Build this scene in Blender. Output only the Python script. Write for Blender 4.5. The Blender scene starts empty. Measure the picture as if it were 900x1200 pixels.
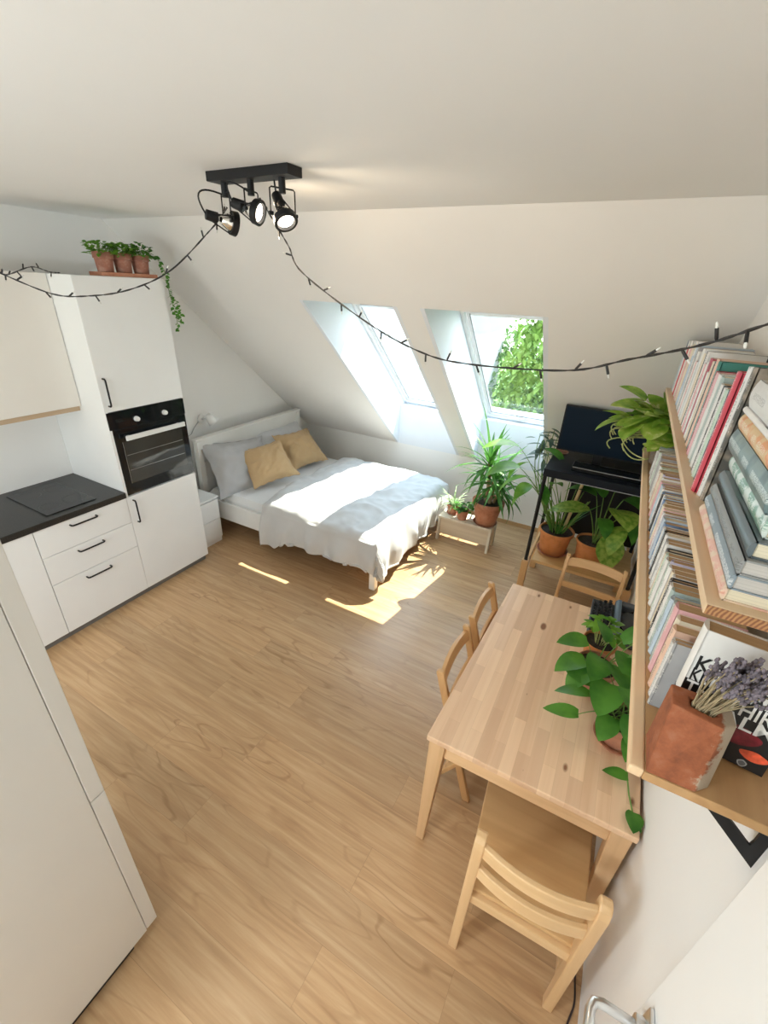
import bpy, bmesh, math, random
from mathutils import Vector, Matrix, noise
random.seed(7)
PI = math.pi
SC = bpy.context.scene
COL = SC.collection
ORIG = {}

def V(*a): return Vector(a[0] if len(a) == 1 else a)

# ------------------------------------------------------------------ mesh builder
class MB:
    def __init__(s): s.v = []; s.f = []; s.mi = []; s.m = 0
    def add(s, vs, fs, M=None):
        b = len(s.v)
        for p in vs:
            p = Vector(p)
            s.v.append(M @ p if M else p)
        for f in fs:
            s.f.append([b + i for i in f]); s.mi.append(s.m)
        return s
    def box(s, a, b, M=None):
        x0, y0, z0 = a; x1, y1, z1 = b
        if x0 > x1: x0, x1 = x1, x0
        if y0 > y1: y0, y1 = y1, y0
        if z0 > z1: z0, z1 = z1, z0
        return s.add([(x0,y0,z0),(x1,y0,z0),(x1,y1,z0),(x0,y1,z0),(x0,y0,z1),(x1,y0,z1),(x1,y1,z1),(x0,y1,z1)],
              [(3,2,1,0),(4,5,6,7),(0,1,5,4),(1,2,6,5),(2,3,7,6),(3,0,4,7)], M)
    def hexa(s, bot, top, M=None):
        return s.add(list(bot)+list(top), [(3,2,1,0),(4,5,6,7),(0,1,5,4),(1,2,6,5),(2,3,7,6),(3,0,4,7)], M)
    def prism(s, poly, axis, a, b, M=None):
        n = len(poly)
        def P(p, t):
            return {'x': (t, p[0], p[1]), 'y': (p[0], t, p[1]), 'z': (p[0], p[1], t)}[axis]
        vs = [P(p, a) for p in poly] + [P(p, b) for p in poly]
        fs = [list(range(n))[::-1], [n+i for i in range(n)]] + [(i, (i+1) % n, n+(i+1) % n, n+i) for i in range(n)]
        return s.add(vs, fs, M)
    def bar(s, p0, p1, w, h, up=(0,0,1), w1=None, h1=None):
        p0, p1 = V(p0), V(p1); d = (p1-p0).normalized(); up = V(up)
        r = d.cross(up)
        if r.length < 1e-5: r = d.cross(V(1,0,0))
        r.normalize(); u = r.cross(d)
        w1 = w if w1 is None else w1; h1 = h if h1 is None else h1
        q = lambda p, w, h: [p - r*w/2 - u*h/2, p + r*w/2 - u*h/2, p + r*w/2 + u*h/2, p - r*w/2 + u*h/2]
        return s.hexa(q(p0, w, h), q(p1, w1, h1))
    def strip(s, sections):
        """closed body through a row of four-cornered sections"""
        k = len(sections); vs = [p for q in sections for p in q]; fs = [(3,2,1,0), tuple((k-1)*4+i for i in range(4))]
        for i in range(k-1):
            for j in range(4): fs.append((i*4+j, i*4+(j+1) % 4, (i+1)*4+(j+1) % 4, (i+1)*4+j))
        return s.add(vs, fs)
    def tube(s, pts, r, n=8, caps=True, M=None):
        pts = [V(p) for p in pts]; k = len(pts)
        rs = r if isinstance(r, (list, tuple)) else [r]*k
        vs = []; fs = []; prev = None
        for i, p in enumerate(pts):
            t = (pts[min(i+1, k-1)] - pts[max(i-1, 0)])
            t = t.normalized() if t.length > 1e-9 else V(0,0,1)
            if prev is None:
                a = t.orthogonal().normalized()
            else:
                a = prev - t*prev.dot(t)
                a = a.normalized() if a.length > 1e-6 else t.orthogonal().normalized()
            prev = a; b = t.cross(a)
            for j in range(n):
                an = 2*PI*j/n
                vs.append(p + (a*math.cos(an) + b*math.sin(an))*rs[i])
        for i in range(k-1):
            for j in range(n):
                fs.append((i*n+j, i*n+(j+1) % n, (i+1)*n+(j+1) % n, (i+1)*n+j))
        if caps:
            fs.append(list(range(n))[::-1]); fs.append([(k-1)*n+j for j in range(n)])
        return s.add(vs, fs, M)
    def lathe(s, prof, c=(0,0,0), n=32, M=None, close=True, wob=0):
        vs = []; fs = []; k = len(prof)
        for (r, z) in prof:
            for j in range(n):
                a = 2*PI*j/n
                vs.append((c[0]+r*math.cos(a), c[1]+r*math.sin(a), c[2]+z))
        for i in range(k-1):
            for j in range(n):
                fs.append((i*n+j, i*n+(j+1) % n, (i+1)*n+(j+1) % n, (i+1)*n+j))
        if close:
            if prof[0][0] > 1e-6: fs.append(list(range(n))[::-1])
            if prof[-1][0] > 1e-6: fs.append([(k-1)*n+j for j in range(n)])
        return s.add(vs, fs, M)
    def ball(s, c, r, n=10, m=7, sc=(1,1,1), M=None):
        vs = []; fs = []
        for i in range(m+1):
            t = PI*i/m
            for j in range(n):
                a = 2*PI*j/n
                vs.append((c[0]+r*sc[0]*math.sin(t)*math.cos(a), c[1]+r*sc[1]*math.sin(t)*math.sin(a), c[2]+r*sc[2]*math.cos(t)))
        for i in range(m):
            for j in range(n):
                fs.append((i*n+j, (i+1)*n+j, (i+1)*n+(j+1) % n, i*n+(j+1) % n))
        return s.add(vs, fs, M)
    def grid(s, fn, nu, nv, M=None, wrap=False):
        vs = [fn(i/nu, j/nv) for i in range(nu+1) for j in range(nv+1)]
        fs = [(i*(nv+1)+j, (i+1)*(nv+1)+j, (i+1)*(nv+1)+j+1, i*(nv+1)+j+1) for i in range(nu) for j in range(nv)]
        return s.add(vs, fs, M)
    def leaf(s, base, d, L, W, droop=.6, fold=.25, shape='oval', n=7, roll=0.0, up=(0,0,1), twist=0.0):
        """one leaf blade: starts at base, heads along d and bends down by droop radians along its length"""
        base = V(base); d = V(d).normalized(); up = V(up)
        side = d.cross(up)
        if side.length < 1e-4: side = d.cross(V(1,0,0))
        side.normalize()
        if roll: side = Matrix.Rotation(roll, 3, d) @ side
        nrm = side.cross(d).normalized()
        vs = []; fs = []; p = base.copy()
        for i in range(n+1):
            t = i/n
            if shape == 'oval': w = math.sin(PI*min(1, t*.97+.03)**.8)**.85
            elif shape == 'heart': w = (math.sin(PI*(t*.88+.12))**.7)*(1.15-.45*t) if t < 1 else 0
            elif shape == 'blade': w = min(1, .45+t*2.2)*(1-t**2.2)
            else: w = math.sin(PI*t)
            if i == n: w = 0.0
            w = max(w, .012)*W/2
            up_ = nrm*fold*w
            vs += [p - side*w + up_, p.copy(), p + side*w + up_]
            rot = Matrix.Rotation(-droop/n, 3, side)
            d = (rot @ d).normalized(); nrm = (rot @ nrm).normalized()
            if twist:
                R2 = Matrix.Rotation(twist/n, 3, d); side = R2 @ side; nrm = R2 @ nrm
            p = p + d*(L/n)
        for i in range(n):
            a = i*3
            fs += [(a, a+1, a+4, a+3), (a+1, a+2, a+5, a+4)]
        s.add(vs, fs)
        return vs[-2]

def new_mesh(name, mb, mats, off, smooth, recalc=True):
    me = bpy.data.meshes.new(name)
    me.from_pydata([p - off for p in mb.v], [], mb.f)
    for m in mats: me.materials.append(m)
    if len(mats) > 1:
        for p, i in zip(me.polygons, mb.mi): p.material_index = i
    if recalc:
        bm = bmesh.new(); bm.from_mesh(me)
        bmesh.ops.recalc_face_normals(bm, faces=bm.faces); bm.to_mesh(me); bm.free()
    if smooth:
        for p in me.polygons: p.use_smooth = True
        if smooth is not True:
            me.set_sharp_from_angle(angle=math.radians(smooth))
    me.update()
    return me

def tag(o, label=None, cat=None, group=None, kind=None):
    if label: o['label'] = label
    if cat: o['category'] = cat
    if group: o['group'] = group
    if kind: o['kind'] = kind
    return o

def put(name, mb, mat, parent=None, smooth=False, bevel=0, seg=2, loc=None, label=None, cat=None, group=None, kind=None, local=False, sub=0, recalc=True):
    """link ONE mesh object; mb holds world coordinates unless local"""
    mats = mat if isinstance(mat, (list, tuple)) else [mat]
    if parent is not None:
        off = V(0,0,0) if local else ORIG.get(parent.name, V(0,0,0))
    else:
        if loc is None and not local:
            xs = [p.x for p in mb.v]; ys = [p.y for p in mb.v]; zs = [p.z for p in mb.v]
            loc = ((min(xs)+max(xs))/2, (min(ys)+max(ys))/2, min(zs))
        off = V(0,0,0) if local else V(loc)
    o = bpy.data.objects.new(name, new_mesh(name, mb, mats, off, smooth, recalc))
    COL.objects.link(o)
    if parent is not None: o.parent = parent
    else:
        o.location = V(loc) if loc is not None else V(0,0,0)
        if local and loc is None: o.location = (0,0,0)
    ORIG[o.name] = V(0,0,0) if local else off
    if sub:
        m = o.modifiers.new('sub', 'SUBSURF'); m.levels = sub; m.render_levels = sub
    if bevel:
        m = o.modifiers.new('bevel', 'BEVEL'); m.width = bevel; m.segments = seg; m.limit_method = 'ANGLE'; m.angle_limit = math.radians(40)
        m.harden_normals = False
    return tag(o, label, cat, group, kind)

def thing(name, label, cat, loc=(0,0,0), rz=0, group=None, local=False):
    o = bpy.data.objects.new(name, None); COL.objects.link(o)
    o.empty_display_size = .05
    o.location = loc; o.rotation_euler = (0,0,rz)
    ORIG[o.name] = V(0,0,0) if local else V(loc)
    return tag(o, label, cat, group)

def dup(o, parent=None):
    c = o.copy(); COL.objects.link(c)
    if parent is not None: c.parent = parent
    for ch in list(o.children): dup(ch, c)
    return c

# ------------------------------------------------------------------ materials
def srgb(r, g, b):
    f = lambda c: (c/255/12.92) if c/255 <= .04045 else ((c/255+.055)/1.055)**2.4
    return (f(r), f(g), f(b), 1)
def C4(c): return tuple(c) if len(c) == 4 else (*c, 1)

def nmat(name):
    m = bpy.data.materials.new(name); m.use_nodes = True
    nt = m.node_tree; b = nt.nodes['Principled BSDF']
    return m, nt, b
def N(nt, t, **kw):
    n = nt.nodes.new(t)
    for k, v in kw.items():
        if k in n.inputs: n.inputs[k].default_value = v
        else: setattr(n, k, v)
    return n
def L(nt, a, b): nt.links.new(a, b)
def coords(nt, scale=(1,1,1), rot=(0,0,0), kind='Object'):
    tc = N(nt, 'ShaderNodeTexCoord'); mp = N(nt, 'ShaderNodeMapping')
    mp.inputs['Scale'].default_value = scale; mp.inputs['Rotation'].default_value = rot
    L(nt, tc.outputs[kind], mp.inputs['Vector']); return mp.outputs['Vector']
def ramp(nt, fac, stops):
    r = N(nt, 'ShaderNodeValToRGB'); e = r.color_ramp.elements
    while len(e) < len(stops): e.new(.5)
    for i, (p, c) in enumerate(stops): e[i].position = p; e[i].color = C4(c)
    L(nt, fac, r.inputs['Fac']); return r.outputs['Color']
def mix(nt, fac, a, b, mode='MIX'):
    n = N(nt, 'ShaderNodeMix', data_type='RGBA', blend_type=mode)
    for sck, val in ((n.inputs[0], fac), (n.inputs[6], a), (n.inputs[7], b)):
        if hasattr(val, 'default_value') or hasattr(val, 'is_linked'): L(nt, val, sck)
        else: sck.default_value = val
    return n.outputs[2]
def bump(nt, b, h, strength=.2, dist=.01):
    n = N(nt, 'ShaderNodeBump'); n.inputs['Strength'].default_value = strength; n.inputs['Distance'].default_value = dist
    L(nt, h, n.inputs['Height']); L(nt, n.outputs['Normal'], b.inputs['Normal'])

def plain(name, col, rough=.5, metal=0, var=.06, vs=6, bmp=0, bs=80, spec=.5, coat=0):
    """paint, plastic, metal, cloth: one colour with a faint mottling"""
    m, nt, b = nmat(name); c = coords(nt)
    nz = N(nt, 'ShaderNodeTexNoise', Scale=vs, Detail=4); L(nt, c, nz.inputs['Vector'])
    a = tuple(x*(1-var) for x in col[:3]) + (1,); d = tuple(min(1, x*(1+var)) for x in col[:3]) + (1,)
    L(nt, ramp(nt, nz.outputs['Fac'], [(.3, a), (.7, d)]), b.inputs['Base Color'])
    b.inputs['Roughness'].default_value = rough; b.inputs['Metallic'].default_value = metal
    b.inputs['Specular IOR Level'].default_value = spec; b.inputs['Coat Weight'].default_value = coat
    if bmp:
        n2 = N(nt, 'ShaderNodeTexNoise', Scale=bs, Detail=3); L(nt, c, n2.inputs['Vector']); bump(nt, b, n2.outputs['Fac'], bmp, .004)
    return m

def wood(name, light, dark, axis='y', rough=.45, grain=30, knots=0.0, staves=None, kscale=5):
    """grain running along axis; staves = (width, length) makes glued strips"""
    m, nt, b = nmat(name)
    rot = {'x': (0,0,0), 'y': (0,0,-PI/2), 'z': (0,PI/2,0)}[axis]
    c = coords(nt, rot=rot)
    st = N(nt, 'ShaderNodeMapping'); st.inputs['Scale'].default_value = (1.2, grain, grain); L(nt, c, st.inputs['Vector'])
    nz = N(nt, 'ShaderNodeTexNoise', Scale=1.0, Detail=5, Distortion=.6); L(nt, st.outputs['Vector'], nz.inputs['Vector'])
    st2 = N(nt, 'ShaderNodeMapping'); st2.inputs['Scale'].default_value = (.8, 6, 6); L(nt, c, st2.inputs['Vector'])
    n2 = N(nt, 'ShaderNodeTexNoise', Scale=1.0, Detail=2); L(nt, st2.outputs['Vector'], n2.inputs['Vector'])
    col = ramp(nt, nz.outputs['Fac'], [(.32, dark), (.62, light)])
    col = mix(nt, .35, col, ramp(nt, n2.outputs['Fac'], [(.3, dark), (.7, light)]))
    if staves:
        br = N(nt, 'ShaderNodeTexBrick'); br.offset = .43; br.squash = 1
        for k, v in (('Scale', 1), ('Mortar Size', .0006), ('Mortar Smooth', .5), ('Brick Width', staves[1]), ('Row Height', staves[0]), ('Bias', 0)): br.inputs[k].default_value = v
        br.inputs['Color1'].default_value = staves[2]; br.inputs['Color2'].default_value = staves[3]; br.inputs['Mortar'].default_value = staves[4]
        L(nt, c, br.inputs['Vector'])
        col = mix(nt, .85, col, br.outputs['Color'], 'MULTIPLY')
    if knots:
        km = N(nt, 'ShaderNodeMapping'); km.inputs['Scale'].default_value = (kscale*.7, kscale*1.5, kscale*1.5); L(nt, c, km.inputs['Vector'])
        vo = N(nt, 'ShaderNodeTexVoronoi', Scale=1.0, voronoi_dimensions='2D'); L(nt, km.outputs['Vector'], vo.inputs['Vector'])
        # cells differ: only some hold a knot, and knots differ in size
        sc_ = N(nt, 'ShaderNodeSeparateColor'); L(nt, vo.outputs['Color'], sc_.inputs[0])
        a1 = N(nt, 'ShaderNodeMath', operation='MULTIPLY_ADD'); L(nt, sc_.outputs[0], a1.inputs[0]); a1.inputs[1].default_value = knots*2.2; a1.inputs[2].default_value = -knots*.62
        dv = N(nt, 'ShaderNodeMath', operation='SUBTRACT'); L(nt, a1.outputs[0], dv.inputs[0]); L(nt, vo.outputs['Distance'], dv.inputs[1])
        col = mix(nt, ramp(nt, dv.outputs[0], [(0, (0,0,0)), (.045, (1,1,1))]), col, (.23, .10, .045, 1))
    L(nt, col, b.inputs['Base Color']); b.inputs['Roughness'].default_value = rough
    bump(nt, b, nz.outputs['Fac'], .06, .003)
    return m

def foliage_mat(name, c1, c2, c3=None, scale=9, rough=.4, trans=.35):
    m, nt, b = nmat(name); c = coords(nt)
    nz = N(nt, 'ShaderNodeTexNoise', Scale=scale, Detail=3); L(nt, c, nz.inputs['Vector'])
    stops = [(.35, c1), (.6, c2)] + ([(.68, c3)] if c3 else [])
    col = ramp(nt, nz.outputs['Fac'], stops)
    L(nt, col, b.inputs['Base Color']); b.inputs['Roughness'].default_value = rough; b.inputs['Specular IOR Level'].default_value = .3
    tr = N(nt, 'ShaderNodeBsdfTranslucent'); L(nt, col, tr.inputs['Color'])
    ms = N(nt, 'ShaderNodeMixShader'); ms.inputs[0].default_value = trans
    L(nt, b.outputs[0], ms.inputs[1]); L(nt, tr.outputs[0], ms.inputs[2])
    L(nt, ms.outputs[0], nt.nodes['Material Output'].inputs['Surface'])
    return m

def terracotta(name, col, chalk=.35):
    m, nt, b = nmat(name); c = coords(nt)
    nz = N(nt, 'ShaderNodeTexNoise', Scale=14, Detail=6, Roughness=.65); L(nt, c, nz.inputs['Vector'])
    pale = tuple(.5*x + .5*y for x, y in zip(col[:3], (.75, .62, .5)))
    drk = tuple(x*.72 for x in col[:3])
    L(nt, ramp(nt, nz.outputs['Fac'], [(.3, drk), (.5, col), (.72, tuple(chalk*p+(1-chalk)*q for p, q in zip(pale, col)))]), b.inputs['Base Color'])
    b.inputs['Roughness'].default_value = .75; bump(nt, b, nz.outputs['Fac'], .15, .004)
    return m

def emit(name, col, strength):
    m, nt, b = nmat(name)
    b.inputs['Base Color'].default_value = C4(col); b.inputs['Emission Color'].default_value = C4(col); b.inputs['Emission Strength'].default_value = strength
    return m
# ------------------------------------------------------------------ camera (f in pixels of a 900 px wide frame)
CAM_F, YAW, PIT, ROL, CAM_H = 508.9, -0.4816, 0.4739, 0.0512, 2.281
def make_camera():
    ca, sa, cb, sb, cc, sc_ = math.cos(YAW), math.sin(YAW), math.cos(PIT), math.sin(PIT), math.cos(ROL), math.sin(ROL)
    fwd = V(sa*cb, ca*cb, -sb); right = V(ca, -sa, 0); up = right.cross(fwd)
    r = cc*right + sc_*up; u = -sc_*right + cc*up
    cam = bpy.data.cameras.new('camera'); o = bpy.data.objects.new('camera', cam); COL.objects.link(o)
    o.matrix_world = Matrix(((r.x, u.x, -fwd.x, 0), (r.y, u.y, -fwd.y, 0), (r.z, u.z, -fwd.z, CAM_H), (0,0,0,1)))
    cam.sensor_fit = 'HORIZONTAL'; cam.sensor_width = 36; cam.lens = 36*CAM_F/900; cam.clip_start = .02; cam.clip_end = 200
    SC.camera = o
make_camera()

# ------------------------------------------------------------------ shared materials
M_WALL = plain('wall_paint', (.83, .82, .80), .7, var=.015, vs=2, bmp=.05, bs=160)
M_SLOPE = plain('slope_paint', (.82, .80, .775), .7, var=.015, vs=2, bmp=.05, bs=160)
M_CEIL = plain('ceiling_paint', (.83, .825, .815), .75, var=.01, vs=2)
M_REVEAL = plain('reveal_paint', (.76, .79, .83), .65, var=.01)
M_WHITE = plain('white_lacquer', (.86, .87, .87), .3, var=.01)
M_WHITE_MATT = plain('white_matt_front', (.84, .84, .83), .45, var=.01)
M_CREAM = plain('warm_white_front', (.80, .77, .72), .45, var=.01)
M_BLACK = plain('black_metal', (.010, .010, .011), .45, var=.1, spec=.3)
M_BLACK_GLASS = plain('black_glass', (.008, .010, .012), .06, var=.05)
M_STEEL = plain('brushed_steel', (.72, .72, .72), .28, metal=1, var=.04)
M_PINE_Y = wood('pine_along_y', (.78, .53, .30), (.62, .38, .19), 'y', .45, 26, .085, kscale=2.2)
M_PINE_X = wood('pine_along_x', (.78, .53, .30), (.62, .38, .19), 'x', .45, 26)
M_PINE_Z = wood('pine_along_z', (.74, .50, .28), (.58, .36, .18), 'z', .45, 26)
M_SOIL = plain('potting_soil', (.035, .024, .018), .95, var=.5, vs=90, bmp=.8, bs=120)
M_TERRA = terracotta('terracotta', (.47, .20, .115))
M_TERRA_ORANGE = terracotta('orange_terracotta', (.58, .22, .07), .12)
M_TERRA_DARK = terracotta('weathered_terracotta', (.36, .15, .10), .8)

def floor_material():
    m, nt, b = nmat('laminate_planks'); c = coords(nt)
    br = N(nt, 'ShaderNodeTexBrick'); br.offset = .37; br.offset_frequency = 2; br.squash = 1
    for k, v in (('Scale', 1), ('Mortar Size', .0008), ('Mortar Smooth', .3), ('Brick Width', 1.28), ('Row Height', .192), ('Bias', 0)): br.inputs[k].default_value = v
    br.inputs['Color1'].default_value = (.86, .86, .86, 1); br.inputs['Color2'].default_value = (1.06, 1.04, 1.02, 1); br.inputs['Mortar'].default_value = (.66, .62, .58, 1)
    L(nt, c, br.inputs['Vector'])
    # each plank shifts the grain, so that rows do not continue one another
    sh = N(nt, 'ShaderNodeVectorMath', operation='MULTIPLY'); sh.inputs[1].default_value = (9, 3, 5); L(nt, br.outputs['Color'], sh.inputs[0])
    ad = N(nt, 'ShaderNodeVectorMath', operation='ADD'); L(nt, c, ad.inputs[0]); L(nt, sh.outputs[0], ad.inputs[1])
    s1 = N(nt, 'ShaderNodeMapping'); s1.inputs['Scale'].default_value = (2.2, 38, 1); L(nt, ad.outputs[0], s1.inputs['Vector'])
    n1 = N(nt, 'ShaderNodeTexNoise', Scale=1.0, Detail=6, Roughness=.6, Distortion=.4); L(nt, s1.outputs['Vector'], n1.inputs['Vector'])
    s2 = N(nt, 'ShaderNodeMapping'); s2.inputs['Scale'].default_value = (1.1, 5.5, 1); L(nt, ad.outputs[0], s2.inputs['Vector'])
    n2 = N(nt, 'ShaderNodeTexNoise', Scale=1.0, Detail=2); L(nt, s2.outputs['Vector'], n2.inputs['Vector'])
    # cathedral rings: bands of the slow noise
    mu = N(nt, 'ShaderNodeMath', operation='MULTIPLY'); mu.inputs[1].default_value = 70; L(nt, n2.outputs['Fac'], mu.inputs[0])
    sn = N(nt, 'ShaderNodeMath', operation='SINE'); L(nt, mu.outputs[0], sn.inputs[0])
    base = ramp(nt, n1.outputs['Fac'], [(.28, (.43, .258, .130)), (.5, (.53, .335, .175)), (.72, (.62, .42, .24))])
    rings = ramp(nt, sn.outputs[0], [(.0, (1, 1, 1)), (.75, (1, 1, 1)), (1, (.80, .75, .70))])
    msk = ramp(nt, n2.outputs['Fac'], [(.50, (0,0,0)), (.62, (1,1,1))])
    col = mix(nt, msk, base, mix(nt, 1.0, base, rings, 'MULTIPLY'))
    col = mix(nt, 1.0, col, br.outputs['Color'], 'MULTIPLY')
    L(nt, col, b.inputs['Base Color']); b.inputs['Roughness'].default_value = .33; b.inputs['Specular IOR Level'].default_value = .5
    bump(nt, b, n1.outputs['Fac'], .05, .002)
    return m
M_FLOOR = floor_material()

# ------------------------------------------------------------------ the room
XL, XR, YK, ZK, YC, HC, YB = -3.56, .43, 4.47, .667, 2.252, 2.631, -1.9
SL = (ZK-HC)/(YK-YC)                                     # slope of the roof (dz/dy)
def sz(y): return HC + SL*(y-YC)
T = .12
S_ = 'structure'
put('floor', MB().box((XL-T, YB-T, -.12), (XR+T, YK+.1, 0)), M_FLOOR, kind=S_, loc=(0,0,0))
put('ceiling', MB().box((XL-T, YB-T, HC), (XR+T, YC, HC+.15)), M_CEIL, kind=S_)
gable = [(YB, 0), (YK, 0), (YK, ZK), (YC, HC), (YB, HC)]
put('wall_left', MB().prism(gable, 'x', XL-T, XL), M_WALL, kind=S_)
put('wall_right', MB().prism(gable, 'x', XR, XR+T), M_WALL, kind=S_)
# wall behind the camera, with a large unseen window added to light the room
m = MB()
BW = (-2.6, -.5, .95, 2.15)
m.box((XL, YB-T, 0), (BW[0], YB, HC)); m.box((BW[1], YB-T, 0), (XR, YB, HC))
m.box((BW[0], YB-T, 0), (BW[1], YB, BW[2])); m.box((BW[0], YB-T, BW[3]), (BW[1], YB, HC))
put('wall_back', m, M_WALL, kind=S_)
# roof slope with two openings, knee wall
R1 = (-2.192, -1.455); R2 = (-1.231, -.504); WT = 2.758; ZT = sz(WT)
m = MB()
def slope_slab(x0, x1, ya, yb):
    h = .05
    m.hexa([(x0,ya,sz(ya)), (x1,ya,sz(ya)), (x1,yb,sz(yb)), (x0,yb,sz(yb))], [(x0,ya,sz(ya)+h), (x1,ya,sz(ya)+h), (x1,yb,sz(yb)+h), (x0,yb,sz(yb)+h)])
slope_slab(XL, XR, YC, WT)
RT = .03
for a, b in ((XL, R1[0]-RT), (R1[1]+RT, R2[0]-RT), (R2[1]+RT, XR)): slope_slab(a, b, WT, YK)
put('wall_slope', m, M_SLOPE, kind=S_)
put('wall_knee', MB().box((XL, YK, 0), (XR, YK+.1, ZK)), M_WALL, kind=S_)
put('baseboard_knee', MB().box((-1.42, YK-.012, 0), (XR, YK, .045)), wood('baseboard_wood', (.55, .37, .2), (.42, .26, .13), 'x'), kind=S_)

# skylights
OFF = .58                                                # how far above the lining the window plane lies
def wz(y): return sz(y) + OFF
YT, YBm, ZB = 3.40, 4.60, wz(4.60)
sl = V(0, 1, SL).normalized(); nr = V(0, -SL, 1).normalized()
def glass_mat():
    m, nt, b = nmat('window_glass')
    tr = N(nt, 'ShaderNodeBsdfTransparent'); tr.inputs['Color'].default_value = (.94, .97, .96, 1)
    gl = N(nt, 'ShaderNodeBsdfGlossy'); gl.inputs['Roughness'].default_value = .02
    ms = N(nt, 'ShaderNodeMixShader'); ms.inputs[0].default_value = .05; L(nt, tr.outputs[0], ms.inputs[1]); L(nt, gl.outputs[0], ms.inputs[2])
    L(nt, ms.outputs[0], nt.nodes['Material Output'].inputs['Surface'])
    return m
M_GLASS = glass_mat()
M_FRAME = plain('white_window_frame', (.85, .86, .86), .35, var=.01)
M_RUBBER = plain('grey_window_seal', (.25, .26, .27), .6)
def skylight(n, xr, blind):
    x0, x1 = xr
    # lining of the recess (reveals)
    r = MB(); t = .03
    cheek = [(WT, ZT), (YT, ZT), (YBm+.03, ZB-.03), (YBm+.03, ZB-.05), (YK, ZB-.05), (YK, ZK)]
    r.prism(cheek, 'x', x0-t, x0); r.prism(cheek, 'x', x1, x1+t)
    r.box((x0-t, WT, ZT), (x1+t, YT+.06, ZT+t))
    r.box((x0-t, YK, ZK), (x1+t, YK+t, ZB-.05)); r.box((x0-t, YK, ZB-.05), (x1+t, YBm+.06, ZB-.016)); r.box((x0-t, YBm+.045, ZB-.05), (x1+t, YBm+.10, ZB+.05))
    put('trim_%d' % n, r, M_REVEAL, kind=S_)
    org = V(0, YT, wz(YT)); Ln = (V(0, YBm, ZB)-org).length
    def fb(mb, xa, xb, s0, s1, n0, n1):                  # box in window coordinates: x, down the slope, outward
        q = lambda x, s, nn: org + V(x, 0, 0) + sl*s + nr*nn
        mb.hexa([q(xa,s0,n0), q(xb,s0,n0), q(xb,s1,n0), q(xa,s1,n0)], [q(xa,s0,n1), q(xb,s0,n1), q(xb,s1,n1), q(xa,s1,n1)])
    w = thing('window_%d' % n, None, None, tuple(org + V((x0+x1)/2, 0, 0))); w['kind'] = S_
    f = MB(); F = .032
    for a in ((x0, x0+F, 0, Ln), (x1-F, x1, 0, Ln), (x0, x1, -.02, F+.01), (x0, x1, Ln-F, Ln)): fb(f, *a, -.02, .09)
    put('window_frame', f, M_FRAME, w, bevel=.004)
    s = MB(); a, b, c, d = x0+F+.004, x1-F-.004, F+.015, Ln-F-.004; W_ = .032
    for q in ((a, a+W_, c, d), (b-W_, b, c, d), (a, b, c, c+W_), (a, b, d-W_-.025, d)): fb(s, *q, .0, .034)
    put('sash', s, M_FRAME, w, bevel=.006)
    g = MB(); k = W_-.006
    for q in ((a+k, a+k+.008, c+k, d-k-.02), (b-k-.008, b-k, c+k, d-k-.02), (a+k, b-k, c+k, c+k+.008), (a+k, b-k, d-k-.028, d-k-.02)): fb(g, *q, -.002, .03)
    put('seal', g, M_RUBBER, w)
    g = MB(); fb(g, a+k, b-k, c+k, d-k-.02, .012, .018); put('glass_pane', g, M_GLASS, w)
    h = MB(); fb(h, (x0+x1)/2-.05, (x0+x1)/2+.05, d-.05, d-.035, -.028, -.012)
    fb(h, (x0+x1)/2-.045, (x0+x1)/2-.035, d-.05, d-.035, -.014, .002); fb(h, (x0+x1)/2+.035, (x0+x1)/2+.045, d-.05, d-.035, -.014, .002)
    put('window_handle', h, M_STEEL, w, bevel=.003)
    h = MB(); fb(h, x0+.09, x1-.09, .02, .05, -.035, -.018)
    put('ventilation_bar', h, M_STEEL if blind else M_FRAME, w, bevel=.004)
skylight(1, R1, True); skylight(2, R2, False)
# added window in the unseen wall behind, bringing in fill daylight
w = thing('window_3', None, None, (-1.55, YB-.06, BW[2])); w['kind'] = S_
f = MB(); x0, x1, z0, z1 = BW
for a in ((x0, x0+.06, z0, z1), (x1-.06, x1, z0, z1), (x0, x1, z0, z0+.06), (x0, x1, z1-.06, z1), ((x0+x1)/2-.04, (x0+x1)/2+.04, z0, z1)): f.box((a[0], YB-.09, a[2]), (a[1], YB-.03, a[3]))
put('window_frame', f, M_FRAME, w, bevel=.004)
put('glass_pane', MB().box((x0+.05, YB-.064, z0+.05), (x1-.05, YB-.056, z1-.05)), M_GLASS, w)

# open door leaf beside the camera
d = thing('door_1', None, None, (.384, .2, 0)); d['kind'] = S_
put('door_leaf', MB().box((.367, -.22, .01), (.403, .594, 2.02)), M_WHITE_MATT, d, bevel=.003)
h = MB()
h.tube([(.367, .535, 1.0), (.285, .535, 1.0), (.268, .53, 1.0), (.262, .515, 1.0), (.258, .40, 1.0)], .010, 10)
put('door_handle', h, M_STEEL, d, smooth=True)
hp = MB(); hp.box((.358, .505, .955), (.367, .563, 1.04)); hp.tube([(.359, .535, 1.0), (.34, .535, 1.0)], .02, 16)
put('handle_plate', hp, M_STEEL, d, bevel=.003)
# ------------------------------------------------------------------ kitchen along the left wall
KX = -2.926                                              # plane of the fronts
Y0, Y1, Y2 = 1.0, 1.6, 2.2
def bow_handle(name, parent, a, b, out, r=.0055):
    """bent rod handle from a to b standing out from the front"""
    a, b, o = V(a), V(b), V(out); d = (b-a).normalized(); k = .016
    m = MB().tube([a, a+o*.72, a+o*.94+d*k*.35, a+o+d*k, b+o-d*k, b+o*.94-d*k*.35, b+o*.72, b], r, 10)
    return put(name, m, M_BLACK, parent, smooth=True)

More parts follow.
